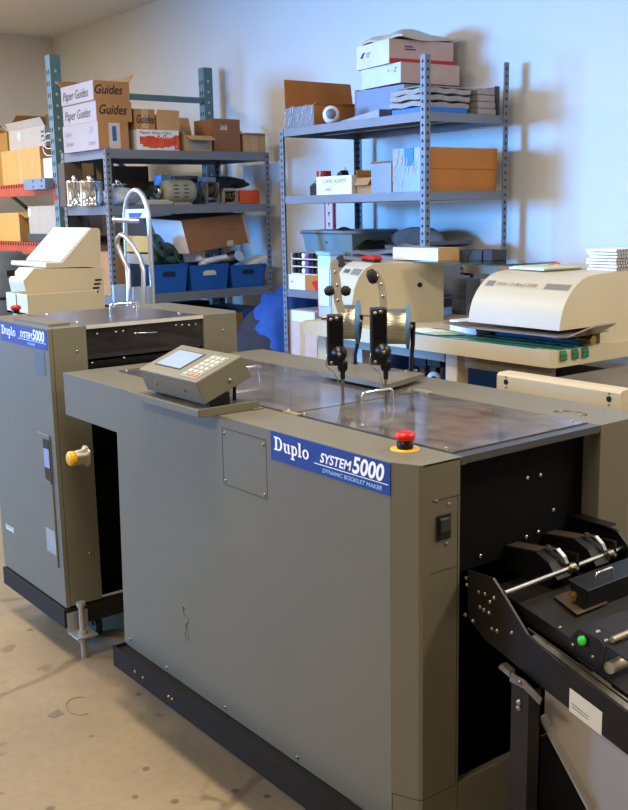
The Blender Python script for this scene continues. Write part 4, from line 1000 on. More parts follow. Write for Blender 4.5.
for k_, (px_, py_, tl) in enumerate(((249, 258, .15), (256, 257, .3))):
    c = at(px_, py_, X=-6.05)
    M = Matrix.Translation((c.x, c.y, zb3-.03)) @ Matrix.Rotation(tl, 4, 'X')
    tag(MB().box(-.09, .09, -.07, .07, -.004+.02*k_, .012+.02*k_, 0, M).build('booklet', PAPER, bevel=.002), ('white booklet lying in the right blue bin', 'upper white booklet tipped in the right blue bin')[k_], 'booklet', 'papers in the right bin')
# big tilted carton above the bins
pA, pB, pC, pD = [at(x, y, X=-5.97) for x, y in ((181, 221), (244, 213), (250.5, 242.5), (189.5, 253.5))]
t = thing('cardboard_box', 'large tilted cardboard carton with white inner flap resting over the blue bins', 'box', (pD+pC)/2)
dx = Vector((-.34, -.10, .02)); 
b = MB(); b.hexa([pD+dx, pD, pC, pC+dx], [pA+dx, pA, pB, pB+dx]); b.build('box_body', [CARD3], t)
e = (pA-pD).normalized()*.0
MB().add([pA, pA-(pB-pA).normalized()*.02+Vector((-.2, -.10, .02)), pD-(pB-pA).normalized()*.02+Vector((-.2, -.06, .0)), pD], [(0, 1, 2, 3)]).add([pA+Vector((-.003,0,0)), pA-(pB-pA).normalized()*.024+Vector((-.203, -.10, .02)), pD-(pB-pA).normalized()*.024+Vector((-.203, -.06, .0)), pD+Vector((-.003,0,0))], [(3, 2, 1, 0)]).build('end_flap', WBOX, t)
u = (pB-pA); v = (pD-pA)
def on_face(s_, r_): return pA+u*s_+v*r_+Vector((.0012, 0, 0))
MB().add([on_face(.60, .95), on_face(.62, .78), on_face(.72, .78), on_face(.71, .95)], [(0, 1, 2, 3)]).build('tape_patch', mat('pale_tape', 'c0a78c', .4), t)
MB().add([on_face(.955, .02), on_face(.99, .02), on_face(.99, .98), on_face(.955, .98)], [(0, 1, 2, 3)]).build('edge_tape', mat('pale_tape', 'c0a78c', .4), t)
MB().tube([on_face(.72+.02*k_, .42+(.03 if 0 < k_ < 4 else 0)) for k_ in range(5)], .0015, 5).build('pen_mark', INK, t)
# lower shelf of the left unit
Z4 = .4505
for (u0, u1, zt_, mt_, lb) in ((2.96, 3.22, .84, GREYD, 'dark grey crate added to darken the near end of the lowest left shelf'), (3.92, 4.12, .82, BLUEB, 'dark blue crate at the wall end of the lowest left shelf')):
    tag(MB().box(-6.45, -5.98, u0, u1, Z4, zt_).build('storage_crate', mt_, bevel=.006), lb, 'crate')  # the grey crate is added to darken this end of the shelf
tag(MB().box(-6.5, -6.36, 3.24, 3.90, Z4, .86).build('dark_backing', GREYD, bevel=.006), 'long dark backing added to cover the lit wall behind the lowest left shelf', 'box')  # dark backing added to hide the lit wall behind this shelf
tag(crumple((-6.1, at(183, 290, X=-6.1).y, Z4+.02), .16, .12, .17, 12, .15).build('plastic_bag', mat('cloudy_bag', '6f7276', .25, var=.3, scale=14, trans=.3)), 'cloudy plastic bag on the lowest level of the left shelving', 'bag')
c = at(218, 305, X=-6.05)
box_things('low brown carton on the lowest level of the left shelving', 'box', -6.3, -5.95, c.y-.10, c.y+.14, Z4, .80, CARD3, open_top=True, flaps=(('-y', .06, 40),))
# ================================================================ tall pallet rack behind, with its cartons
rk = thing('pallet_rack', 'tall teal and red pallet rack in the far left corner', 'pallet rack', (-8.0, 3.55, 0))
def rack_post(x0, y0, z1, nm='upright'):
    b = MB(); w_ = .075
    b.box(x0-w_, x0, y0, y0+w_, 0, z1)
    z = .1
    while z < z1-.05:
        for dx in (.02, .05): b.box(x0-w_+dx-.006, x0-w_+dx+.006, y0-.001, y0+.001, z, z+.028, 1)
        b.box(x0-.001, x0+.001, y0+.028, y0+.044, z+.012, z+.030, 2)
        z += .075
    return b.build(nm, [RACKB, HOLE, HOLEL], rk)
for x, y in ((-6.70, 2.93), (-6.70, 4.13), (-9.3, 2.93), (-9.3, 4.13)): rack_post(x, y, 2.55 if y < 3 else 2.545)
for x in (-6.705, -9.305):
    for z in (2.29, 1.2, .3): MB().box(x-.045, x-.01, 3.006, 4.129, z, z+.04).build('cross_brace', RACKB, rk)
    MB().tube([(x-.03, 3.01, 2.2), (x-.03, 4.12, 1.25)], .018, 6).build('diagonal_brace', RACKB, rk)
def beam(y, z0, z1):
    b = MB(); b.box(-9.30, -6.776, y, y+.05, z0, z1-.03).box(-9.30, -6.776, y+.015, y+.05, z1-.03, z1)
    if y < 3.5:
        x = -9.2
        while x < -6.8: b.box(x, x+.018, y+.0135, y+.0155, z1-.026, z1-.004, 1); x += .05
        b.box(-6.776, -6.735, y-.006, y, z0-.06, z1, 0)
    b.build('load_beam', [RACKR, HOLE], rk)
    return
for z0, z1 in ((1.635, 1.725), (1.215, 1.30), (.62, .70)): beam(2.935, z0, z1); beam(4.15, z0, z1)
for z in (1.725, 1.30, .70): MB().box(-9.22, -6.785, 2.952, 4.14, z-.012, z).build('deck_board', mat('deck_board_dark', '5a4d3d', .8), rk)
ZK = 1.726; ZK2 = 1.301
def kbox(label, px0, px1, ty, Y, z0, mt, depth=.35, front=None, **k):
    x0 = at(px0, 165, Y=Y).x; x1 = at(px1, 165, Y=Y).x; z1 = at((px0+px1)/2, ty, Y=Y).z
    return box_things(label, 'box', x0, x1, Y, Y+depth, z0, z1, mt, front, **k), z1
TAN = mat('tan_cardboard', 'c29a5c', .8, var=.06, scale=4)
(k1, _), zz_ = kbox('large tan carton on the red rack, under the pale grey carton', 2, 40.5, 149, 3.0, ZK, TAN, .4, tape=['y'])
(k2, _), zz2_ = kbox('pale grey carton with a blue sticker, on top of the tan carton', 11, 47, 128, 3.01, zz_+.001, mat('grey_carton', 'a9a59c', .8), .35, open_top=True, flaps=(('-x', .25, 20), ('+y', .05, 25), ('-y', .06, 65)))
x_ = at(18, 137, Y=3.01); MB().box(x_.x, x_.x+.055, 3.0075, 3.0098, x_.z-.03, x_.z+.03).build('blue_sticker', mat('pale_blue_sticker', 'a9c6e8', .5), k2)
x_ = at(41, 130, Y=3.01); g = MB()
for k_ in range(3): g.box(x_.x, x_.x+.05, 3.0075, 3.0098, x_.z-.02-.03*k_, x_.z-.005-.03*k_)
g.build('printed_marks', mat('faded_print', '4a4846', .7), k2)
(k3, _), _z = kbox('tan open carton at the picture edge on the red rack', -3, 9, 133, 3.46, ZK, TAN, .4, open_top=True, flaps=(('+x', .25, 30), ('-y', .12, 20)))
(k4, _), _z = kbox('small carton with white and blue panel beside the rack upright', 41.5, 54, 158, 3.02, ZK, CARD2, .3, front=WBOX)
(k5, _), _z = kbox('dark brown carton behind the rack upright', 49, 67, 112, 3.42, ZK, mat('dark_olive_carton', '5a5140', .8), .4)
t = thing('cable_coil', 'thin white cable coil hanging beside the rack upright', 'cable', (at(49, 140, Y=2.97)), 0)
for k_ in range(2):
    MB().tube([at(49+6*math.cos(a_/10*2*PI), 141+7*k_+8*math.sin(a_/10*2*PI), Y=2.975+.006*k_) for a_ in range(10)], .004, 6, closed=True).build('cable_loop', WBOX, t)
x0 = at(28, 186, Y=2.90); x1 = at(51, 186, Y=2.90)
t = thing('electrical_box', 'grey-blue metal box with four slots fixed on the red rack beam', 'electrical box', (x0.x+.1, 2.9, 1.66))
MB().box(x0.x, x1.x-.03, 2.87, 2.934, 1.672, 1.745).build('box_body', mat('blue_grey_metal', '6d819c', .5), t, bevel=.002)
for u_ in (.45, .85):
    for v_ in (1.685, 1.722): MB().box(x0.x+(x1.x-x0.x-.03)*u_-.006, x0.x+(x1.x-x0.x-.03)*u_+.006, 2.868, 2.8705, v_, v_+.014).build('slot', HOLE, t)
(k6, _), _z = kbox('grey carton with white sticker on the second red rack level', 25, 53, 206, 3.0, ZK2+.06, mat('grey_carton', 'a9a59c', .8), .35)
x_ = at(28, 209, Y=3.0); MB().box(x_.x, x_.x+.05, 2.9975, 2.9992, x_.z-.055, x_.z).build('white_sticker', WBOX, k6)
MB().box(at(25, 205, Y=3).x, at(53, 205, Y=3).x, 3.0, 3.35, ZK2, ZK2+.059).build('carton_tray', mat('dark_tray', '3a4048', .5), k6)
(k7, _), _z = kbox('tan slotted carton lying at the left edge of the second rack level', -6, 15, 213, 2.98, ZK2, TAN, .35, open_top=True, flaps=(('+x', .12, -20),))
tag(crumple((at(25, 238, Y=3.7).x, 3.7, ZK2), .16, .12, .06, 21, .3).build('dark_cloth', DKCL), 'black crumpled cloth on the second rack level', 'cloth')
x_ = at(57, 220, Y=2.97)
t = thing('hose_coil', 'dark grey hose coil at the right end of the second rack level', 'hose', (x_.x+.02, 3.1, ZK2))
for k_ in range(3): MB().tube([(x_.x-.06+.03*k_, 3.10+.10*math.cos(a_/14*2*PI), ZK2+.12+.10*math.sin(a_/14*2*PI)) for a_ in range(14)], .017, 8, closed=True).build('hose_turn', GRYP, t)
(k8, _), _z = kbox('cardboard sheet box under the red beam, lowest rack level', -10, 8, 262, 3.1, .701, CARD, .3)

# ================================================================ cream machine with sloping paper table at the left
BX = -4.75
bt = thing('collating_machine', 'cream bench machine with tall sloping feed board at the far left', 'machine', (BX-.2, 2.35, 0))
def yz(x, y, X=BX): p = at(x, y, X=X); return (p.y, p.z)
def xw(px0, px1, y, yw): return at(px0, y, Y=yw).x, at(px1, y, Y=yw).x
ya = yz(28, 296)[0]
# tray
tx = BX+.25
A0 = at(27, 295, X=tx); A1 = at(97, 291, X=tx); AB = at(27, 312, X=tx)
xl = at(6, 295, Y=A0.y).x
b = MB(); th = .012; z0_, z1_ = AB.z-.02, A0.z
b.box(xl, tx, A0.y, A1.y, z0_, z0_+th).box(xl, tx, A0.y, A0.y+th, z0_, z1_).box(tx-th, tx, A0.y+th, A1.y, z0_, z1_).box(xl, xl+th, A0.y+th, A1.y, z0_, z1_)
b.box(xl+(tx-xl)*.47, xl+(tx-xl)*.51, A0.y-.001, A0.y, z0_, z1_, 1)
b.build('tray', [CREAM, SEAM], bt, bevel=.004)
MB().box(BX+.003, tx-th, A0.y+.10, A1.y-.06, z1_-.05, z1_-.02).build('tray_floor', mat('tray_brown', '8a7350', .6), bt)
MB().box(xl+.03, tx-.004, A0.y+.05, A1.y, z0_-.03, z0_-.001).build('tray_base', BLK, bt)
# lower body
xl3 = at(12, 264, Y=yz(46, 264)[0]).x
P0 = [yz(26, 293), yz(23, 281), yz(34, 268.5), yz(103, 268), yz(105, 300), yz(105, 318), (yz(26, 293)[0], yz(105, 318)[1])]
xl2 = at(13, 285, Y=P0[0][0]).x-.02
xr2 = BX
bd = MB().prism(P0, 'x', at(11, 287, Y=P0[0][0]).x, xr2).build('body', CREAM, bt, bevel=.012)
g = MB()
for k_ in range(4):
    q = at(92+1.0*k_, 293-4*k_, X=xr2); g.box(xr2, xr2+.002, q.y, q.y+.035, q.z, q.z+.009)
g.build('vent_slot', HOLE, bd)
# upper slab and sloping feed board
P1 = [yz(46, 263), yz(46, 268), yz(101, 266.5), yz(100, 230), yz(98, 228), yz(91, 228), yz(62, 263)]
up = MB().prism(P1, 'x', xl3-.01, xr2+.0).build('feed_housing', CREAM, bt, bevel=.006)
s0 = yz(62, 262.5); s1 = yz(91, 228.5)
nv = Vector((0, -(s1[1]-s0[1]), s1[0]-s0[0])).normalized()*.006
fbd = MB().hexa([Vector((xl3, s0[0], s0[1])), Vector((xr2-.01, s0[0], s0[1])), Vector((xr2-.01, s1[0], s1[1])), Vector((xl3, s1[0], s1[1]))],
    [Vector((xl3, s0[0], s0[1]))+nv, Vector((xr2-.01, s0[0], s0[1]))+nv, Vector((xr2-.01, s1[0], s1[1]))+nv, Vector((xl3, s1[0], s1[1]))+nv]).build('feed_board', mat('board_white', 'c3c6cc', .4), bt)
g = MB()
q = at(20, 276, X=xr2-.02)
MB().box(xr2-.10, xr2-.03, q.y-.06, q.y-.02, q.z-.0, q.z+.03).build('front_bracket', BLK, bt)
MB().box(xl3+.05, tx-.02, P0[0][0]+.08, P0[3][0]-.05, 0, min(P0[5][1], z0_)-.031).build('pedestal', CREAMD, bt)
# round tank behind, at picture edge
q = at(3, 275, Y=2.1)
t = thing('waste_bin', 'dark grey rounded bin at the left edge beside the cream bench machine', 'bin', (-5.75, 2.45, 0))
c = at(2, 300, Y=2.45)
MB().lathe([(.14, 0), (.17, .05), (.19, 1.0), (.18, at(2, 252, Y=2.45).z-.03), (.15, at(2, 252, Y=2.45).z), (.001, at(2, 251, Y=2.45).z)], (c.x-.02, 2.45, 0), (0, 0, 1), 28).build('bin_body', mat('bin_grey', '5d646c', .5), t)
MB().lathe([(.192, .96), (.196, .97), (.192, .98)], (c.x-.02, 2.45, 0), (0, 0, 1), 28).build('bin_lip', BLK, t)

# ================================================================ aluminium hand truck
ht = thing('hand_truck', 'aluminium hand truck with two loop handles in front of the left shelving', 'hand truck', (-5.1, 2.72, 0))
YH = 2.60
def hp(x, y, dy=0.): return at(x, y, Y=YH+dy)
lx, rx_ = hp(127, 260).x, hp(151, 260).x; zt_ = hp(137, 190).z; r_ = .0135
rad_ = (rx_-lx)/2; cxh = (lx+rx_)/2
pts = [Vector((lx, YH, .06)), Vector((lx, YH, zt_-rad_*1.2))]+[Vector((cxh-rad_*math.cos(a_*PI/12), YH, zt_-rad_*1.2+rad_*1.2*math.sin(a_*PI/12))) for a_ in range(1, 12)]+[Vector((rx_, YH, zt_-rad_*1.2)), Vector((rx_, YH, .06))]
MB().tube(pts, r_, 10).build('frame_loop', ALU, ht)
y2 = YH-.10
c0 = at(117.5, 262, Y=y2); c1 = at(143, 290, Y=y2)
ctrl = [at(129, 330, Y=y2), at(128.5, 270, Y=y2), at(122, 256, Y=y2), at(117.5, 246, Y=y2), at(117.5, 238, Y=y2), at(121, 234.5, Y=y2), at(126, 237, Y=y2), at(133, 246, Y=y2), at(140, 258, Y=y2), at(143.5, 270, Y=y2), at(143.5, 330, Y=y2)]
MB().tube(ctrl, .0125, 10).build('handle_loop', ALU, ht)
a_, b_ = at(114.5, 220, Y=y2), hp(139, 221)
MB().cyl(a_, b_, .014).cyl(a_+(a_-b_)*.06, a_, .019).build('cross_grip', ALU, ht)
for (y0p, y1p, mt_, nm) in ((209, 218, mat('blue_white_label', 'b9cbe0', .4), 'label_plate'), (236, 252, mat('yellowish_plate', 'b7ae86', .5), 'back_plate'), (254, 264, mat('blue_grey_plate', '94a7bf', .4), 'cross_plate'), (296, 312, ALU, 'cross_plate')):
    za, zb_ = hp(140, y1p).z, hp(140, y0p).z
    pp = MB().box(lx, rx_, YH-.006, YH+.004, za, zb_).build(nm, mt_, ht)
    if y0p == 209: MB().prism([(lx+.06, zb_-.02), (rx_-.06, zb_-.02), (rx_-.09, zb_-.045), (lx+.07, zb_-.045)], 'y', YH-.008, YH-.006).build('blue_logo_patch', BLUEL, pp)
for xx in (lx+.02, rx_-.02): MB().box(xx-.012, xx+.012, y2-.005, YH, at(130, 300, Y=YH).z-.1, at(130, 284, Y=YH).z).build('slide_bracket', mat('blue_grey_plate', '94a7bf', .4), ht)
MB().box(lx-.05, rx_+.05, YH-.22, YH, .0, .008).build('toe_plate', ALU, ht)
for xx in (lx-.045, rx_+.045): MB().cyl((xx-.02, YH+.08, .09), (xx+.02, YH+.08, .09), .09, n=28).build('wheel', BLK, ht)
MB().cyl((lx-.06, YH+.08, .09), (rx_+.06, YH+.08, .09), .01).box(lx, lx+.01, YH, YH+.09, .08, .1).box(rx_-.01, rx_, YH, YH+.09, .08, .1).build('axle', ALU, ht)
# cardboard panel behind the hand truck, on the left shelving's third level
c0 = at(114, 288, X=-5.95); 
box_things('upright cardboard carton seen through the hand truck', 'box', -6.3, -6.0, LY+.04, LY+.17, Z3, at(120, 252, X=-6).z, CARD)

# ================================================================ contents of the right shelving unit
ZR = 1.9655
fr = cpx(302, 124.6, 273.5, 352, 104.5, Z=ZR)
y0 = max(fr[2], RY+.006); 
rb, _ = box_things('long open cardboard carton with upright rear flap, left end of the top shelf', 'box', fr[0], fr[1], y0, y0+.52, ZR, fr[5], CARDR, mat('wrapped_card_end', 'c0957e', .6, var=.06, scale=9), open_top=True, flaps=(('-x', .17, 84), ('+x', .02, 60)))
x_ = MB().box(fr[0]-.002, fr[1]+.002, y0-.004, y0-.002, ZR, fr[5]+.004).build('plastic_wrap', WRAP, rb)
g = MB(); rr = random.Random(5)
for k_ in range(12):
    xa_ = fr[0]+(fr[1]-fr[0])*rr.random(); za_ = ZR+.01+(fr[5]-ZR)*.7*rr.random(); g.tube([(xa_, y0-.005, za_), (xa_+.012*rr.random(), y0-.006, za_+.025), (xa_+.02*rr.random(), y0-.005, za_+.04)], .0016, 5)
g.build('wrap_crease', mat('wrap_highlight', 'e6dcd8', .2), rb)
# white reel
c = at(331, 117, X=-4.55)
t = thing('tape_reel', 'white plastic reel lying beside the long open carton', 'reel', (c.x, c.y, ZR))
c.z = ZR+.045
MB().lathe([(.045, -.025), (.045, -.018), (.03, -.012), (.03, .012), (.045, .018), (.045, .025), (.014, .026)], c, (.75, -.6, .1), 24).build('reel_body', WBOX, t)
MB().lathe([(.028, .0262), (.028, .028), (.001, .0282)], c, (.75, -.6, .1), 20).build('reel_core', GRYP, t)
p0, p1 = at(336, 122, Y=3.66), at(383, 113, Y=3.66)
t = MB().hexa([(p0.x, 3.65, ZR), (p1.x-.02, 3.65, ZR), (p1.x-.02, 3.79, ZR), (p0.x+.05, 3.79, ZR)], [(p0.x, 3.65, ZR+.004), (p1.x-.02, 3.65, ZR+.045), (p1.x-.02, 3.79, ZR+.05), (p0.x+.05, 3.79, ZR+.006)])
tag(t.build('metal_wedge_plate', GRYM), 'grey sheet metal wedge lying in front of the grey box on the top shelf', 'metal plate')
x0, x1 = at(357, 100, Y=3.80).x, at(404, 100, Y=3.80).x; zg = at(360, 91, Y=3.80).z
gb_, _ = box_things('flat blue-grey metal box under the white mail cartons', 'box', x0, x1, 3.80, 4.14, ZR, zg, GRYM, mat('blue_grey_metal', '6d819c', .5), name='metal_box', seam=False)
MB().box(x0-.02, x0, 3.80, 4.10, ZR, zg+.008).build('end_plate', GRYP, gb_)
# white mail cartons
q0, q1 = at(364, 91, Y=3.74), at(406, 81, Y=3.74)
def rotbox(label, cpt_, wx, wy, h_, rz, mt, front, side=None, **k):
    """carton whose near corner is cpt_, extending wx to the left and wy back"""
    t, M = box_things(label, 'box', cpt_.x-wx, cpt_.x, cpt_.y, cpt_.y+wy, cpt_.z, cpt_.z+h_, mt, front, rz=rz, **k)
    return t, M
zc = zg+.012
pc = at(406, 82, Z=zc)
m1_, M1 = rotbox('lower white mail carton on the blue-grey metal box', Vector((pc.x, max(pc.y, 3.66), zc)), .37, .40, .105, rad(-6), mat('pinkish_carton', 'c2a79a', .8), mat('white_carton_front', 'ccd0da', .7))
cxm = pc.x-.185; ym = max(pc.y, 3.66)
write_y(m1_, '= - Z', pc.x-.12, ym, .09, zc+.06, .022, mat('navy_print', '2a3f78', .6), M=M1)
z2_ = zc+.107
pc2 = Vector((pc.x-.06, ym-.01, z2_))
m2_, M2 = rotbox('upper white mail carton with red stripe and gaping end flap', pc2, .34, .42, .125, rad(-9), mat('pinkish_carton', 'c2a79a', .8), mat('cream_carton_front', 'd8d2c4', .7), flaps=(('+y', .06, 30),))
x1_ = pc2.x
MB().box(x1_+.0003, x1_+.0015, pc2.y, pc2.y+.42, z2_, z2_+.026, 0, M2).build('red_stripe', mat('dull_red_print', 'b3302c', .6), m2_)
g = MB(); g.prism([(x1_-.30, z2_+.06), (x1_-.27, z2_+.085), (x1_-.245, z2_+.085), (x1_-.275, z2_+.055)], 'y', pc2.y-.0014, pc2.y-.0004, 0, M2)
for k_ in range(3): g.box(x1_-.235, x1_-.205+.01*k_, pc2.y-.0014, pc2.y-.0004, z2_+.058+.009*k_, z2_+.0615+.009*k_, 0, M2)
for k_ in range(2): g.box(x1_+.0003, x1_+.0015, pc2.y+.10, pc2.y+.15+.02*k_, z2_+.085-.014*k_, z2_+.092-.014*k_, 0, M2)
g.build('printed_mark', mat('navy_print', '2a3f78', .6), m2_)
pw = MB(); 
pw.grid(lambda u_, v_: (pc2.x-.31+.33*u_, pc2.y+.02+.38*v_, z2_+.14+.055*math.sin(PI*min(1, max(0, u_)))**.5*math.sin(PI*v_)**.5+.008*math.sin(9*u_+5*v_)), 14, 14, th=.012)
tag(pw.build('padded_mailer', mat('pale_mailer', 'c4b6a2', .7, var=.05)), 'pale padded mailer bulging on top of the upper mail carton', 'package')
# bubble-wrapped stacks
BUB = mat('bubble_wrap', '8f8b85', .4, var=.2, scale=70, bump=.35)
x0, x1 = at(391, 90, Y=3.635).x, -3.83
bf = MB().box(x0+.0, x1, 3.64, 3.95, ZR, ZR+.030).build('blue_folder', mat('blue_folder', '1f6cc0', .35), bevel=.004)
tag(bf, 'bright blue folder under the bubble wrapped sheets', 'folder')
for k_ in range(3):
    z_ = ZR+.033+.031*k_; ph = k_*1.7
    def f(u_, v_, z_=z_, ph=ph, k_=k_): return (x0-.01+.006*k_+(x1-x0)*u_, 3.63+.34*v_, z_+.024+.003*math.sin(11*u_+ph)+.003*math.sin(17*v_+ph))
    tag(MB().grid(f, 24, 16, th=.024).build('bubble_wrapped_sheet', BUB), ('lowest grey bubble wrapped sheet on the blue folder', 'middle grey bubble wrapped sheet on the top shelf', 'topmost grey bubble wrapped sheet beneath the mail cartons')[k_], 'wrapped sheet', 'bubble wrapped sheets')
tag(MB().box(x0+.03, x1+.0, 3.645, 3.99, ZR+.1265, ZR+.132).build('grey_board', mat('olive_grey_board', '8b8878', .6)), 'thin grey board lying on the bubble wrapped sheets', 'board')
ya_, yb_ = at(445, 100, X=-3.80).y, at(480, 100, X=-3.80).y
for k_ in range(4):
    z_ = ZR+.0005+.034*k_
    tag(MB().box(-4.0-.01*k_, -3.80-.004*k_, max(ya_, 3.995)+.004*k_, max(yb_, 4.13), z_, z_+.032).build('taped_pack', mat('taupe_pack', '8f857c', .4, var=.12), bevel=.004), ('lowest', 'second from bottom', 'third from bottom', 'topmost')[k_]+' taupe taped pack beside the acrylic tray', 'pack', 'taupe packs')
t = thing('acrylic_tray', 'clear acrylic tray standing upright at the wall end of the top shelf', 'tray', (-3.9, 4.17, ZR))
MB().box(-3.98, -3.81, 4.165, 4.169, ZR, ZR+.15).box(-3.815, -3.811, 4.135, 4.165, ZR, ZR+.15).box(-3.98, -3.811, 4.135, 4.165, ZR, ZR+.004).build('tray_wall', PLEX, t)
# second shelf
ZQ = 1.5785; YF = RY+.015
def yx(px0, px1, ty, Y=YF, zb=None): 
    return at(px0, 185, Y=Y).x, at(px1, 185, Y=Y).x, at((px0+px1)/2, ty, Y=Y).z
a0, a1, a2 = yx(303, 316, 184)
t = thing('tape_dispenser', 'small black tape dispenser at the left end of the second shelf', 'tape dispenser', ((a0+a1)/2, YF+.1, ZQ))
MB().prism([(a0, ZQ), (a1, ZQ), (a1, ZQ+.06), (a1-.03, ZQ+.045), (a0+.03, ZQ+.07), (a0, ZQ+.05)], 'y', YF+.05, YF+.11).build('dispenser_body', BLK, t)
MB().lathe([(.03, 0), (.03, .03), (.012, .031)], (a0+.05, YF+.06, ZQ+.06), (0, 1, 0), 20).build('tape_roll', GRYP, t)
MB().prism([(a0+.05, ZQ+.07), (a0+.065, ZQ+.07), (a0+.08, ZQ+.13), (a0+.07, ZQ+.13)], 'y', YF+.07, YF+.085).build('cutter_arm', STEELW, t)
a0, a1, a2 = yx(316.5, 352, 176)
wb, _ = box_things('white carton with faint pencil writing on the second shelf', 'box', a0, a1-.004, YF, YF+.22, ZQ, a2, WBOX, WBOX)
write_y(wb, 'OPB 420M', a0+.06, YF, (a1-a0)*.65, ZQ+(a2-ZQ)*.62, .022, INKF); write_y(wb, '1&5', a0+.08, YF, .06, ZQ+(a2-ZQ)*.2, .020, INKF)
c = at(324, 180, Y=YF+.3)
t = thing('red_capped_jar', 'jar with red lid standing behind the white carton', 'jar', (c.x, YF+.3, ZQ))
zr_ = at(324, 171, Y=YF+.3).z
MB().cyl((c.x, YF+.3, ZQ), (c.x, YF+.3, zr_-.04), .04).build('jar_body', WBOX, t); MB().cyl((c.x, YF+.3, zr_-.04), (c.x, YF+.3, zr_), .045, n=24).build('red_lid', RED, t)
a0, a1, a2 = yx(353, 368, 178)
box_things('small cardboard carton with drooping flap beside the white carton', 'box', a0, a1, YF+.03, YF+.25, ZQ, a2, CARD, open_top=True, flaps=(('-y', .045, -60), ('-x', .05, 60), ('+y', .06, 80)))
c = at(354, 169, Y=YF+.15); 
t = thing('binder_clip', 'black binder clip on the small cardboard carton', 'clip', (c.x, YF+.1, a2))
MB().prism([(c.x-.025, a2), (c.x+.03, a2+.01), (c.x+.02, a2+.05), (c.x-.015, a2+.035)], 'y', YF+.04, YF+.09).build('clip_body', BLK, t)
MB().tube([(c.x+.01, YF+.06, a2+.04), (c.x+.035, YF+.06, a2+.065), (c.x+.02, YF+.08, a2+.04)], .003, 5).build('clip_wire', STEEL, t)
a0, a1, a2 = yx(369, 388.5, 163)
ob, _ = box_things('open cardboard carton wrapped in clear film with raised flap', 'box', a0, a1, YF+.02, YF+.24, ZQ, a2, CARDR, mat('wrapped_card_end', 'c0957e', .6, var=.06, scale=9), open_top=True, flaps=(('+y', .085, 82), ('-y', .02, 10)))
MB().box(a0-.002, a1+.002, YF+.0165, YF+.018, ZQ, a2).build('plastic_wrap', WRAP, ob)
a0, a1, a2 = yx(393, 425, 148)
lb_, _ = box_things('long orange-brown carton wrapped in film with blue tape, filling the end of the second shelf', 'box', a0, -3.825, YF, 4.165, ZQ, a2-.0, CARDR, mat('wrapped_card_end', 'c0957e', .6, var=.06, scale=9), seam=False)
zm = ZQ+(a2-ZQ)*.52
MB().box(-3.8247, -3.820, YF+.0, 4.165, zm, a2+.002).build('long_flap', CARDR, lb_)
MB().box(a0, -3.83, YF-.003, YF-.0015, ZQ, a2).build('plastic_wrap', WRAP, lb_)
p0 = at(404, 160, Y=YF-.005); p1 = at(413, 160, Y=YF-.005)
MB().box(p0.x, p1.x, YF-.0045, YF-.0035, a2-.09, a2).build('blue_tape', mat('bright_blue_tape', '1a6fd0', .4), lb_)
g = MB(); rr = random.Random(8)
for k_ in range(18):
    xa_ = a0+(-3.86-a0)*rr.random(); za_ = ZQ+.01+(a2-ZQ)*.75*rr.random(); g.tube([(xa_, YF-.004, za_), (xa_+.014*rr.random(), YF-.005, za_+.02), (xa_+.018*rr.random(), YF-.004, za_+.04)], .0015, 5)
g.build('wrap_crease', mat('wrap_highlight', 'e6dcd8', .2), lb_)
# red and white banner on the wall behind
p0, p1 = at(319, 208, Y=4.24), at(329, 232, Y=4.24)
t = thing('wall_sign', 'narrow red and white vertical sign on the wall behind the right shelving', 'sign', ((p0.x+p1.x)/2, 4.28, 1.1))
MB().box(p0.x, p1.x, 4.285, 4.289, 1.15, at(324, 196, Y=4.28).z).build('sign_board', mat('sign_red', 'c02030', .5), t)
MB().box(p0.x+.016, p1.x-.016, 4.283, 4.285, 1.17, at(324, 198, Y=4.28).z).build('sign_centre', WBOX, t)
for k_ in range(4): MB().prism([((p0.x+p1.x)/2-.01, 1.55-.07*k_), ((p0.x+p1.x)/2+.012, 1.55-.07*k_), ((p0.x+p1.x)/2, 1.515-.07*k_)], 'y', 4.2815, 4.283).build('red_mark', mat('sign_red', 'c02030', .5), t)
# third level
ZT3 = 1.0305
a0 = at(286, 282, Y=YF).x; a1 = at(305, 282, Y=YF).x; a2 = at(295, 274.5, Y=YF).z
w1_, _ = box_things('low white carton on the third shelf below the black spools', 'box', a0, a1, YF, YF+.3, ZT3, a2, WBOX)
MB().box(a0+.05, a0+.075, YF-.0012, YF-.0003, ZT3+.04, ZT3+.05).build('print_patch', INKF, w1_)
b0, b1 = a1+.003, at(321, 282, Y=YF).x
w2_, _ = box_things('low orange cardboard carton with a red tag on the third shelf', 'box', b0, b1, YF, YF+.3, ZT3, a2, CARDR)
MB().prism([(b1-.09, ZT3+.05), (b1-.01, ZT3+.07), (b1-.02, ZT3+.005), (b1-.05, ZT3+.004)], 'y', YF-.002, YF-.0005).build('red_tag', RED, w2_)
s0_, s1_ = at(290, 262, Y=YF).x, at(318, 262, Y=YF).x; zr0 = a2+.001; zr1 = at(300, 252, Y=YF).z; hh = (zr1-zr0)/3
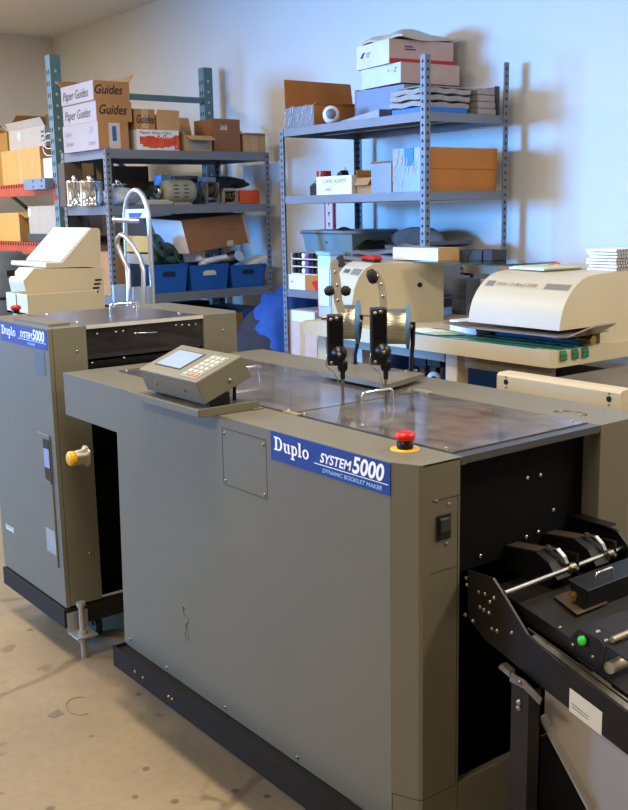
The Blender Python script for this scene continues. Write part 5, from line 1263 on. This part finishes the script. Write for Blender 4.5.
for k_ in range(3):
    t = thing('spool_box', ('lowest', 'middle', 'topmost')[k_]+' of three stacked boxes of black and white spools', 'box', ((s0_+s1_)/2, YF+.1, zr0+hh*k_), 0, 'stacked spool boxes')
    z_ = zr0+hh*k_+.0005
    b = MB(); b.box(s0_, s1_, YF+.01, YF+.2, z_, z_+.005).box(s0_, s1_, YF+.19, YF+.2, z_+.005, z_+hh-.006).box(s0_, s0_+.004, YF+.01, YF+.19, z_+.005, z_+hh-.006).box(s1_-.004, s1_, YF+.01, YF+.19, z_+.005, z_+hh-.006)
    b.build('spool_tray', WBOX, t)
    n_ = 6; w1 = (s1_-s0_-.012)/n_
    for j in range(n_):
        mt_ = (BLK, BLK, WHT, mat('violet_spool', '4a3a8a', .5), BLK, BLK)[(j+k_*0) % 6]
        MB().cyl((s0_+.006+w1*(j+.5), YF+.012, z_+hh/2), (s0_+.006+w1*(j+.5), YF+.1, z_+hh/2), min(w1, hh-.014)*.48, n=12).build('spool', mt_, t)
# translucent tub with black bag
YT = 3.82
tx0, tx1 = at(302, 240, Y=YT).x, at(352, 240, Y=YT).x; tz0, tz1 = at(320, 262, Y=YT).z, at(302, 232, Y=YT).z
cs = MB().box(tx0+.02, tx1-.02, YT+.03, 4.17, ZT3, tz0-.001).build('plastic_case', GRYP, bevel=.01); tag(cs, 'grey plastic case under the translucent tub', 'case')
t = thing('translucent_tub', 'translucent grey plastic tub holding a black bag on the third shelf', 'tub', ((tx0+tx1)/2, YT+.16, tz0))
b = MB(); i_ = .025; yb_ = 4.17
def ringp(z, e): return [(tx0+e, YT+e, z), (tx1-e, YT+e, z), (tx1-e, yb_-e, z), (tx0+e, yb_-e, z)]
o0, o1, n0, n1 = ringp(tz0, i_), ringp(tz1, 0), ringp(tz0+.004, i_+.004), ringp(tz1, .004)
b.add(o0+o1, [(0,1,5,4),(1,2,6,5),(2,3,7,6),(3,0,4,7),(3,2,1,0)]).add(n0+n1, [(4,5,1,0),(5,6,2,1),(6,7,3,2),(7,4,0,3),(0,1,2,3)])
b.build('tub_body', TUBC, t)
MB().tube([Vector(p) for p in o1], .012, 8, closed=True).build('tub_rim', mat('tub_rim_grey', '7d868c', .4), t)
bb = thing('black_bag', 'black soft bag piled in the translucent tub', 'bag', ((tx0+tx1)/2+.06, YT+.16, tz0+.02))
MB().grid(lambda u_, v_: (tx0+.04+(tx1-tx0-.01)*u_, YT+.02+.3*v_, tz0+.04+(.15+.02*math.sin(7*u_)+.012*math.sin(13*v_+4*u_))*max(0, math.sin(PI*u_))**.35*max(0, math.sin(PI*v_))**.35), 26, 18, th=.02).build('bag_body', DKCL, bb)
MB().tube([(tx0+.10+.22*k_/8, YT+.03+.015*math.sin(k_), tz0+.14+.03*math.sin(k_*.8)) for k_ in range(9)], .010, 8).build('bag_strap', DKCL, bb)
# pile of grey lids
px_ = ((338, 398, 254, 262, 3.66), (352, 420, 248, 254, 3.70), (385, 428, 241, 248, 3.78))
zz_l = at(360, 262, Y=3.66).z
sp_ = MB().box(at(340, 262, Y=3.66).x, -3.86, 3.66, 4.15, ZT3, zz_l-.001).build('grey_crate', GRYP, bevel=.01); tag(sp_, 'grey crate beneath the flat grey trays on the third shelf', 'crate')
for k_, (l0, l1, ty, by_, Y_) in enumerate(px_):
    x0, x1 = at(l0, 255, Y=Y_).x, min(at(l1, 255, Y=Y_).x, -3.84)
    z0_ = zz_l+.032*k_
    tl = .05*(1-k_)
    b = MB().grid(lambda u_, v_: (x0+(x1-x0)*u_, Y_+.34*v_, z0_+.022+.02*u_+.006*math.sin(12*u_+k_)), 14, 4, th=.02)
    tag(b.build('grey_tray', mat('lid_grey_%d' % k_, ('767d88', '666d78', '4b525c')[k_], .4)), ('lowest and widest of the flat grey plastic trays', 'middle grey plastic tray of the pile', 'dark topmost tray of the grey pile')[k_], 'tray', 'grey plastic trays')
tag(crumple((-4.35, 4.09, zz_l+.02), .22, .06, .085, 31, .2).build('grey_blanket', mat('grey_brown_blanket', '7a7672', .9, var=.15)), 'grey-brown folded blanket behind the grey trays', 'blanket')
# lower part: cartons and blue cloth
YL = RY+.02
ZL4 = .3505
a0, a1 = at(287.5, 340, Y=YL).x, at(318, 340, Y=YL).x; a2 = at(300, 322, Y=YL).z
lc, _ = box_things('pinkish cardboard carton on the lowest level of the right shelving', 'box', a0, a1, YL, YL+.3, ZL4, a2, CARD2, mat('pinkish_carton', 'c2a79a', .8), tape=['y'])
b0_, b1_, zt2 = a0, at(314, 315, Y=YL).x, at(300, 311, Y=YL).z
box_things('small white carton on the pinkish cardboard carton', 'box', a0, b1_, YL+.005, YL+.25, a2+.001, zt2, WBOX)
tag(MB().grid(lambda u_, v_: (a1+.03+.5*u_, 3.68+.42*v_, ZL4+.06+.42*max(0, math.sin(PI*min(.97, max(.03, u_))))**.4*max(0, math.sin(PI*min(.97, max(.03, v_))))**.4+.03*math.sin(14*u_+6*v_)), 24, 18, th=.05).build('dark_blue_cloth', mat('dark_blue_cloth', '16356f', .85, var=.3)), 'dark blue cloth heaped under the third shelf', 'cloth')
tag(MB().box(a0+.02, a1+.02, YL+.31, YL+.5, ZL4, at(300, 300, Y=YL+.3).z-.06).build('blue_pad', BLUEC, bevel=.03), 'blue folded pad behind the pinkish carton', 'pad')
# draped blue cloth over a navy sack in the gap
cx_, cy_ = -5.39, 3.82
ztop = at(277, 284, Y=3.7).z
tb = thing('laundry_sack', 'navy mesh sack between the two shelving units', 'sack', (cx_, cy_, 0))
MB().lathe([(.28, 0), (.34, .1), (.355, .45), (.35, .62), (.31, .70), (.21, .82), (.09, .93), (.001, .95)], (cx_, cy_, 0), (0, 0, 1), 40, fold=lambda a_, k: 1+.03*math.sin(9*a_+k)).build('sack_body', NAVY, tb)
pr = [(.23, .62), (.245, .66), (.22, .70), (.235, .76), (.20, .81), (.205, .87), (.165, .92), (.16, .97), (.10, ztop-.08), (.05, ztop-.02), (.001, ztop)]
pr = [(r_*1.12, z_) for r_, z_ in pr]
cl = MB().lathe(pr, (cx_+.12, cy_+.01, 0), (0, 0, 1), 56, fold=lambda a_, k: 1.0+.035*math.sin(7*a_+k*.8)+.02*math.sin(13*a_))
tag(cl.build('blue_cloth', BLUEC), 'bright blue cloth draped in folds over the navy sack', 'cloth')

# ================================================================ cream wire binding machine and its long bed
wm = thing('wire_binding_machine', 'cream wire binding machine with long bed, curved hood and green belts', 'machine', (-3.0, 3.3, 0))
WXL, WXR, WY = -4.03, -2.454, 3.0; ZB0, ZB1 = .893, .958
MB().prism([(WXL, WY), (WXR-.02, WY), (WXR, WY+.02), (WXR, 4.15), (-3.70, 4.15), (-3.70, 3.575), (WXL, 3.575)], 'z', ZB0, ZB1).build('bed', CREAM, wm, bevel=.008, seg=3)
for x, y in ((-3.05, 3.06), (-3.95, 3.06), (-2.52, 4.05), (-3.62, 4.05)): MB().box(x-.035, x+.035, y, y+.07, 0, ZB0).build('leg', CREAM, wm, bevel=.004)
MB().box(-2.98, WXR-.06, 3.07, 3.09, ZB0-.06, ZB0).box(-3.9, -3.1, 3.07, 3.09, ZB0-.05, ZB0).build('under_rail', mat('under_rail_grey', '8c8474', .5), wm)
XR_ = at(559, 331, Y=3.05).x; XL_ = -2.944
prf = [(3.05, 1.03), (3.056, 1.06), (3.063, 1.09), (3.075, 1.12), (3.095, 1.150), (3.115, 1.172), (3.150, 1.200), (3.185, 1.218), (3.22, 1.227), (3.27, 1.232), (3.40, 1.236), (3.75, 1.236), (3.75, .9585), (3.30, .9585), (3.30, 1.03)]
b = MB(); b.prism(prf, 'x', XL_, XR_); b.auto = 30
hood = b.build('hood', CREAM, wm)
q = hood.data
fa, fb_ = Vector((0, 3.115, 1.172)), Vector((0, 3.150, 1.200)); vv = (fb_-fa).normalized(); nn = Vector((1, 0, 0)).cross(vv)
def fpt(x, s_, h): return Vector((x, 0, 0))+fa+vv*s_+nn*h
def fplate(x0, x1, s0_, s1_, h, nm, mt, par): return MB().add([fpt(x0, s0_, h), fpt(x1, s0_, h), fpt(x1, s1_, h), fpt(x0, s1_, h)], [(0, 1, 2, 3)]).build(nm, mt, par)
fplate(XL_+.02, XR_-.015, .004, .040, .0008, 'stripe', mat('cream_stripe', 'bfae88', .5), hood)
fplate(XL_+.025, XL_+.07, .006, .038, .0012, 'taupe_patch', TAUPE, hood)
fplate(XR_-.14, XR_-.018, .006, .038, .0012, 'taupe_patch', TAUPE, hood)
g = MB(); fit(g, 'Wire O-Bind 3500', fpt(XL_+.085, .012, .0014), (1, 0, 0), vv, .21, .019, 0, .25); g.build('lettering', TAUPE, hood)
MB().box(XR_, XR_+.0012, 3.58, 3.581, 1.0, 1.15).build('hood_seam', SEAM, hood)
# steel tongue under the hood
pts = [at(437, 322, Z=1.012), at(448, 326.5, Z=1.012)]
MB().prism([(-3.10, 3.06), (-2.92, 3.015), (-2.45, 3.015), (-2.43, 3.04), (-2.43, 3.3), (-3.0, 3.3)], 'z', 1.008, 1.014).build('steel_tongue', mat('taupe_steel', '9a8c80', .3, metal=.6), wm)
MB().hexa([(-2.432, 3.06, 1.008), (-2.36, 3.12, 1.05), (-2.36, 3.25, 1.05), (-2.432, 3.25, 1.008)], [(-2.434, 3.06, 1.013), (-2.362, 3.12, 1.055), (-2.362, 3.25, 1.055), (-2.434, 3.25, 1.013)]).build('tongue_wing', mat('taupe_steel', '9a8c80', .3, metal=.6), wm)
MB().box(-2.96, -2.50, 3.21, 3.6, ZB1+.001, 1.006).build('punch_block', mat('blue_black_steel', '141c2c', .3, metal=.5), wm)
g = MB().cyl((-2.5, 3.20, .985), (-2.43, 3.20, .985), .012).cyl((-2.43, 3.20, .985), (-2.425, 3.20, .985), .018).build('brass_fitting', mat('brass_fitting', 'a98a3c', .3, metal=.9), wm)
for k_, yb_ in enumerate((3.035, 3.105, 3.165)):
    b = MB(); w_ = .036
    path = [(-3.30, ZB1+.004), (WXR-.018, ZB1+.004), (WXR+.0, ZB1-.002), (WXR+.008, ZB1-.016), (WXR+.008, ZB1-.036)]
    for (xa_, za_), (xb_, zb_) in zip(path[:-1], path[1:]):
        b.hexa([(xa_, yb_, za_-.004), (xb_, yb_, zb_-.004), (xb_, yb_+w_, zb_-.004), (xa_, yb_+w_, za_-.004)], [(xa_, yb_, za_), (xb_+.001, yb_, zb_), (xb_+.001, yb_+w_, zb_), (xa_, yb_+w_, za_)])
    b.build('belt', BELTG, wm)
MB().box(-3.30, -2.56, 3.01, 3.032, ZB1+.0005, ZB1+.003).box(-3.3, -2.56, 3.145, 3.162, ZB1+.0005, ZB1+.0035).build('bed_sheen_strip', BELTB, wm)  # blue sheen of the belts put into the colour of these strips
# white castor hanging below
c = at(434, 378, Y=3.15)
t = thing('white_roller', 'white plastic roller below the bed, left of its cream leg', 'roller', c)
MB().lathe([(.028, -.012), (.03, -.008), (.03, .008), (.028, .012), (.012, .013)], c, (.6, -.8, 0), 24).build('roller_tyre', WBOX, t); MB().lathe([(.011, .012), (.011, .018), (.001, .0185)], c, (.6, -.8, 0), 14).build('roller_hub', BLK, t)
MB().box(c.x-.01, c.x+.01, c.y+.0, c.y+.03, c.z, ZB0-.05).build('roller_arm', GREYD, t)
for (l0, l1, ty, by_, Y_, mt_, lab, nm) in ((414, 426, 353, 366, 3.12, mat('blue_black_steel', '141c2c', .3), 'small dark blue box hung under the bed', 'junction_box'), (427, 440, 352, 366, 3.12, GREYD, 'small grey box hung under the bed', 'junction_box'), (317, 325, 338, 347, 3.2, mat('bright_blue_tape', '1a6fd0', .4), 'blue carton under the left end of the bed', 'blue_carton'), (345, 362, 343, 362, 3.2, WBOX, 'white carton under the bed behind the stitching heads', 'white_carton')):
    x0, x1 = at(l0, 350, Y=Y_).x, at(l1, 350, Y=Y_).x; z0_, z1_ = at(l0, by_, Y=Y_).z, at(l0, ty, Y=Y_).z
    if nm.endswith('carton'): z0_ = 0.0; z1_ = min(z1_, ZB0-.06)
    else: z1_ = ZB0-.052
    tag(MB().box(x0, x1, Y_, Y_+.12, z0_, z1_).build(nm, mt_, bevel=.003), lab, 'box')
tag(MB().box(-3.55, -2.56, 3.5, 3.95, 0, .74).build('dark_fill_block', mat('dark_fill_block', '0d0d0d', .7, spec=.2), bevel=.004), 'dark low block added to fill the shade under the bed', 'cabinet')  # near-black block added to keep the space under the bed dark
# paper on the bed
t = MB()
for k_ in range(5):
    zk = ZB1+.0005+.010*k_; ofs = .004*(k_ % 2)
    tag(MB().prism([(-3.20+ofs, 3.20), (-2.985+ofs, 3.14), (-2.98+ofs, 3.34), (-3.18, 3.40)], 'z', zk, zk+.0095).build('paper_ream', PAPER), ('lowest', 'second', 'middle', 'fourth', 'topmost')[k_]+' white paper ream in the short pile on the bed', 'paper', 'paper reams on the bed')
tag(MB().prism([(-3.30, 3.03), (-3.10, 3.02), (-3.02, 3.10), (-3.22, 3.17)], 'z', ZB1+.006, ZB1+.008).build('paper_sheet', PAPERG), 'loose pale sheet lying across the belts', 'paper')
tag(MB().prism([(-3.36, 3.05), (-3.18, 3.04), (-3.12, 3.13), (-3.30, 3.15)], 'z', ZB1+.0085, ZB1+.0105).build('paper_sheet', PAPER), 'white sheet on the pale sheet beside the belts', 'paper')
# on the hood
HZ = 1.2365
def hood_pt(x, y): return at(x, y, Z=HZ)
p0, p1 = at(500, 268, Z=HZ), at(545, 268, Z=HZ)
tag(MB().prism([(-2.93, 3.28), (-2.72, 3.25), (-2.66, 3.42), (-2.87, 3.50)], 'z', HZ+.0005, HZ+.008).build('booklet', PAPER), 'white booklet lying on the hood', 'booklet', 'booklets on the hood')
tag(MB().prism([(-2.90, 3.27), (-2.70, 3.25), (-2.65, 3.40), (-2.84, 3.46)], 'z', HZ+.0085, HZ+.014).build('booklet', PAPERG), 'pale green booklet on the white one on the hood', 'booklet', 'booklets on the hood')
for k_, (x, y, s_) in enumerate(((551, 266, 1), (557, 265, 1.1), (563, 266, .8))):
    c = at(x, y, Z=HZ+.01); c.z = HZ+.012*s_
    tag(crumple((c.x, c.y, HZ), .014*s_, .012*s_, .011*s_, 40+k_, .3).build('red_candy', mat('red_wrapper', 'd8585a', .25)), ('left', 'middle', 'right')[k_]+' of the small red wrapped sweets on the hood', 'sweet', 'red sweets')
c0 = at(585, 270, Z=HZ)
for k_ in range(7):
    zk = HZ+.0005+.0125*k_; sh_ = .01*math.sin(k_*1.9)
    t = thing('spiral_notebook', ('lowest', 'second lowest', 'third lowest', 'middle', 'third highest', 'second highest', 'topmost')[k_]+' white notebook of the wire-bound pile on the hood', 'notebook', (-2.55, 3.45, zk), 0, 'wire-bound notebooks')
    x0, x1, ya_, yb_ = c0.x+.01+sh_, c0.x+.22+sh_, c0.y+.0, c0.y+.16
    x1 = min(x1, -2.475+sh_*.3)
    MB().box(x0, x1, ya_, yb_, zk, zk+.0095).build('page_block', PAPER, t)
    g = MB()
    for j in range(9): g.cyl((x1-.002, ya_+.012+.0165*j, zk+.005), (x1+.003, ya_+.012+.0165*j, zk+.005), .0048, n=8)
    g.build('wire_spine', STEELW, t)

# ================================================================ cream machine standing on the left of the bed
az = rad(70); c0 = at(352, 300, Y=3.04)
pm = thing('punching_machine', 'cream box-shaped machine with curved front on the left end of the bed', 'machine', (c0.x, 3.04, ZB1), az-PI/2)
Mp = WM[pm]
ztp = at(372, 264.5, Y=3.10).z-ZB1
# local: +Y along the flat side, -X to the left, Z up
W_ = .30; Lp = .47
prf = [(0, 0), (0, .10), (.012, .17), (.035, ztp-.06), (.07, ztp-.02), (.11, ztp), (Lp, ztp), (Lp, 0)]
MB().prism(prf, 'x', -W_, 0).build('casing', CREAM, pm, world=False, bevel=.006)
q0 = Vector((.001, .11, ztp))
MB().box(0, .001, .16, .162, .01, ztp-.005).build('side_seam', CREAMD, pm, world=False)
g = MB().cyl((0, .34, ztp*.62), (.006, .34, ztp*.62), .008).cyl((0, .345, ztp*.62), (.004, .345, ztp*.62+.0), .012).build('lock_knob', BLK, pm, world=False)
fa = Vector((0, .035, ztp-.06)); fb_ = Vector((0, .07, ztp-.02)); vv = (fb_-fa).normalized(); nn = Vector((1, 0, 0)).cross(vv)*1.0
MB().add([Vector((x, 0, 0))+fa+vv*s_+nn*.001 for x, s_ in ((-.14, .008), (-.02, .008), (-.02, .045), (-.14, .045))], [(0, 1, 2, 3)]).build('taupe_patch', TAUPE, pm, world=False)
MB().add([Vector((x, 0, 0))+fa+vv*s_+nn*.001 for x, s_ in ((-.25, .012), (-.17, .012), (-.17, .035), (-.25, .035))], [(0, 1, 2, 3)]).build('printed_mark', mat('dark_grey_print', '55504a', .6), pm, world=False)
# blue-white control unit at its left
d0 = at(318, 300, Y=3.16); d1 = at(331, 300, Y=3.16); zt_ = at(325, 255, Y=3.16).z
t = thing('control_unit', 'tall pale blue control unit at the left of the cream machine on the bed', 'control unit', ((d0.x+d1.x)/2, 3.2, ZB1))
MB().box(d0.x, d1.x, 3.16, 3.24, ZB1, zt_).build('unit_body', mat('pale_blue_enamel', 'a8c4e6', .4), t, bevel=.006)
MB().box(d0.x+.012, d1.x-.008, 3.155, 3.16, ZB1+.06, zt_-.06).build('front_panel', mat('white_blue_panel', 'c9d8ea', .4), t)
MB().box(d0.x-.004, d0.x, 3.162, 3.235, ZB1+.02, zt_-.04).build('red_edge', mat('dull_red_print', 'b3302c', .6), t)
MB().box(d0.x-.004, d1.x+.004, 3.155, 3.245, zt_, zt_+.012).build('top_cap', mat('light_blue_cap', '78a8de', .4), t)
# things on top of the cream machine
zt_p = ZB1+ztp
c = at(346, 261, Z=zt_p+.01)
c = Mp @ Vector((-.16, .16, ztp))
M = Matrix.Translation((c.x-.0, c.y, zt_p)) @ Matrix.Rotation(az-PI/2, 4, 'Z')
t = thing('stapler', 'red stapler on top of the cream machine', 'stapler', (c.x, c.y, zt_p))
MB().box(-.09, .08, -.018, .018, .0005, .012, 0, M).build('stapler_base', BLK, t)
MB().prism([(-.095, .014), (.085, .014), (.085, .028), (.03, .034), (-.095, .026)], 'y', -.02, .02, 0, M).build('stapler_arm', RED, t, bevel=.003)
# glass sheet with what lies on it
GZ = max(zt_p, HZ)+.0008
gl = MB().prism([(-3.52, 3.28), (-3.0, 3.34), (-2.95, 3.62), (-3.55, 3.62)], 'z', GZ, GZ+.008)
GLS = clear('green_glass', 'b8d0b8', 1.5, .03, op=.12, opcol='7f9a80')
tag(gl.build('glass_sheet', GLS), 'glass sheet with green edge bridging the two cream machines', 'glass sheet')
a0, a1 = at(393, 256, Y=3.36).x, at(438, 256, Y=3.36).x
wbx, _ = box_things('long white carton on the glass sheet in front of the shelving post', 'box', a0, a1, 3.36, 3.50, GZ+.0085, at(400, 247.5, Y=3.36).z, CARD2, WBOX)
for k_, (l0, l1) in enumerate(((457, 468), (468, 482))):
    Yk = 3.50; x0, x1 = at(l0, 256, Y=Yk).x, at(l1, 256, Y=Yk).x; zt_ = at(l0, 249.5, Y=Yk).z; zg_ = GZ+.0085
    poly = [(x0, zg_), (x1-.005, zg_), (x1, zt_), ((x0+x1)/2-.01, zt_)] if k_ else [(x0, zg_), (x1-.004, zg_), (x1-.03, zt_), (x0, zt_-.002)]
    tag(MB().prism(poly, 'y', Yk, Yk+.09).build('dark_wedge', mat('dark_foam', '33363c', .8)), ('left dark foam wedge behind the white carton', 'right dark foam wedge behind the white carton')[k_], 'foam block', 'dark foam wedges')
tag(MB().box(at(483, 256, Y=3.5).x, at(492, 256, Y=3.5).x, 3.5, 3.6, GZ+.0085, at(486, 250, Y=3.5).z).build('dark_block', mat('dark_foam', '33363c', .8), bevel=.003), 'dark foam block at the right end of the glass sheet', 'foam block')
# things standing between the two cream machines
a0, a1 = at(452, 300, Y=3.72).x, at(466, 300, Y=3.72).x; zc_ = at(458, 279, Y=3.72).z
t = thing('grey_cabinet', 'small dark grey cabinet between the two cream machines', 'cabinet', ((a0+a1)/2, 3.8, ZB1))
MB().box(a0, a1, 3.72, 3.9, ZB1, zc_).build('cabinet_body', mat('cabinet_grey', '5e6064', .5), t)
for k_ in range(2): MB().box(a0+.01, a1-.01, 3.714, 3.72, ZB1+.02+(zc_-ZB1)*.45*k_, ZB1+(zc_-ZB1)*(.42+.45*k_)).build('drawer', GRYP, t)
c = Vector(((a0+a1)/2, 3.78, zc_+.012))
t2 = MB().tube([(c.x+.03*math.cos(a_/16*4*PI), c.y+.03*math.sin(a_/16*4*PI), c.z+.003*a_) for a_ in range(16)], .008, 8)
tag(t2.build('blue_cable', mat('navy_cable', '1a2a55', .5)), 'coiled dark blue cable on the small grey cabinet', 'cable')
for k_ in range(3):
    a0, a1 = at(468, 300, Y=3.82).x, at(487, 300, Y=3.82).x; h_ = (at(475, 279, Y=3.82).z-ZB1)/3
    tag(MB().box(a0+.004*k_, a1+.003*k_, 3.82, 4.0, ZB1+.0005+h_*k_, ZB1+h_*(k_+1)-.0005).build('white_carton', WBOX, bevel=.002), ('lowest', 'middle', 'topmost')[k_]+' white carton of the pile behind the curved hood', 'box', 'white cartons behind the hood')
a0, a1 = at(463, 270, Y=3.64).x, at(498, 270, Y=3.64).x
tag(MB().prism([(a0, 3.64), (a1, 3.64), (a1, 3.80), (a0, 3.80)], 'z', GZ-.065, GZ-.004).build('taupe_box', mat('taupe_carton', 'a39686', .6), bevel=.002), 'flat taupe box under the rear of the glass sheet', 'box')

# ================================================================ cream-edged dark table at the right
tt = thing('work_table', 'dark topped table with a cream end rail at the right edge', 'table', (-1.9, 3.1, 0))
b = MB().prism([(2.60, .84), (2.60, .925), (2.606, .932), (2.615, .935), (2.66, .935), (2.665, .93), (2.665, .84)], 'x', -2.37, -1.862).build('end_rail', CREAM, tt, bevel=.003)
for px_, py_ in ((506, 382), (609, 399)):
    c = at(px_, py_, Y=2.60)
    MB().cyl((c.x, 2.601, c.z), (c.x, 2.5985, c.z), .0095).build('rail_hole', HOLE, b)
    s_ = MB().screw((c.x, 2.60, c.z+.018), (0, -1, 0), .004).screw((c.x, 2.60, c.z-.018), (0, -1, 0), .004); s_.build('rail_screw', STEELW, b)
MB().box(-2.37, -1.2, 2.667, 3.95, .855, .88).build('table_top', mat('dark_table_top', '5a554e', .4, var=.06), tt)
for x, y in ((-2.33, 2.70), (-1.26, 2.70), (-2.33, 3.88), (-1.26, 3.88)): MB().box(x-.025, x+.025, y-.025, y+.025, 0, .855).build('leg', mat('table_leg_dark', '2c2a28', .5), tt)
MB().box(-2.37, -1.2, 2.68, 2.70, .78, .855).build('apron', mat('table_leg_dark', '2c2a28', .5), tt)
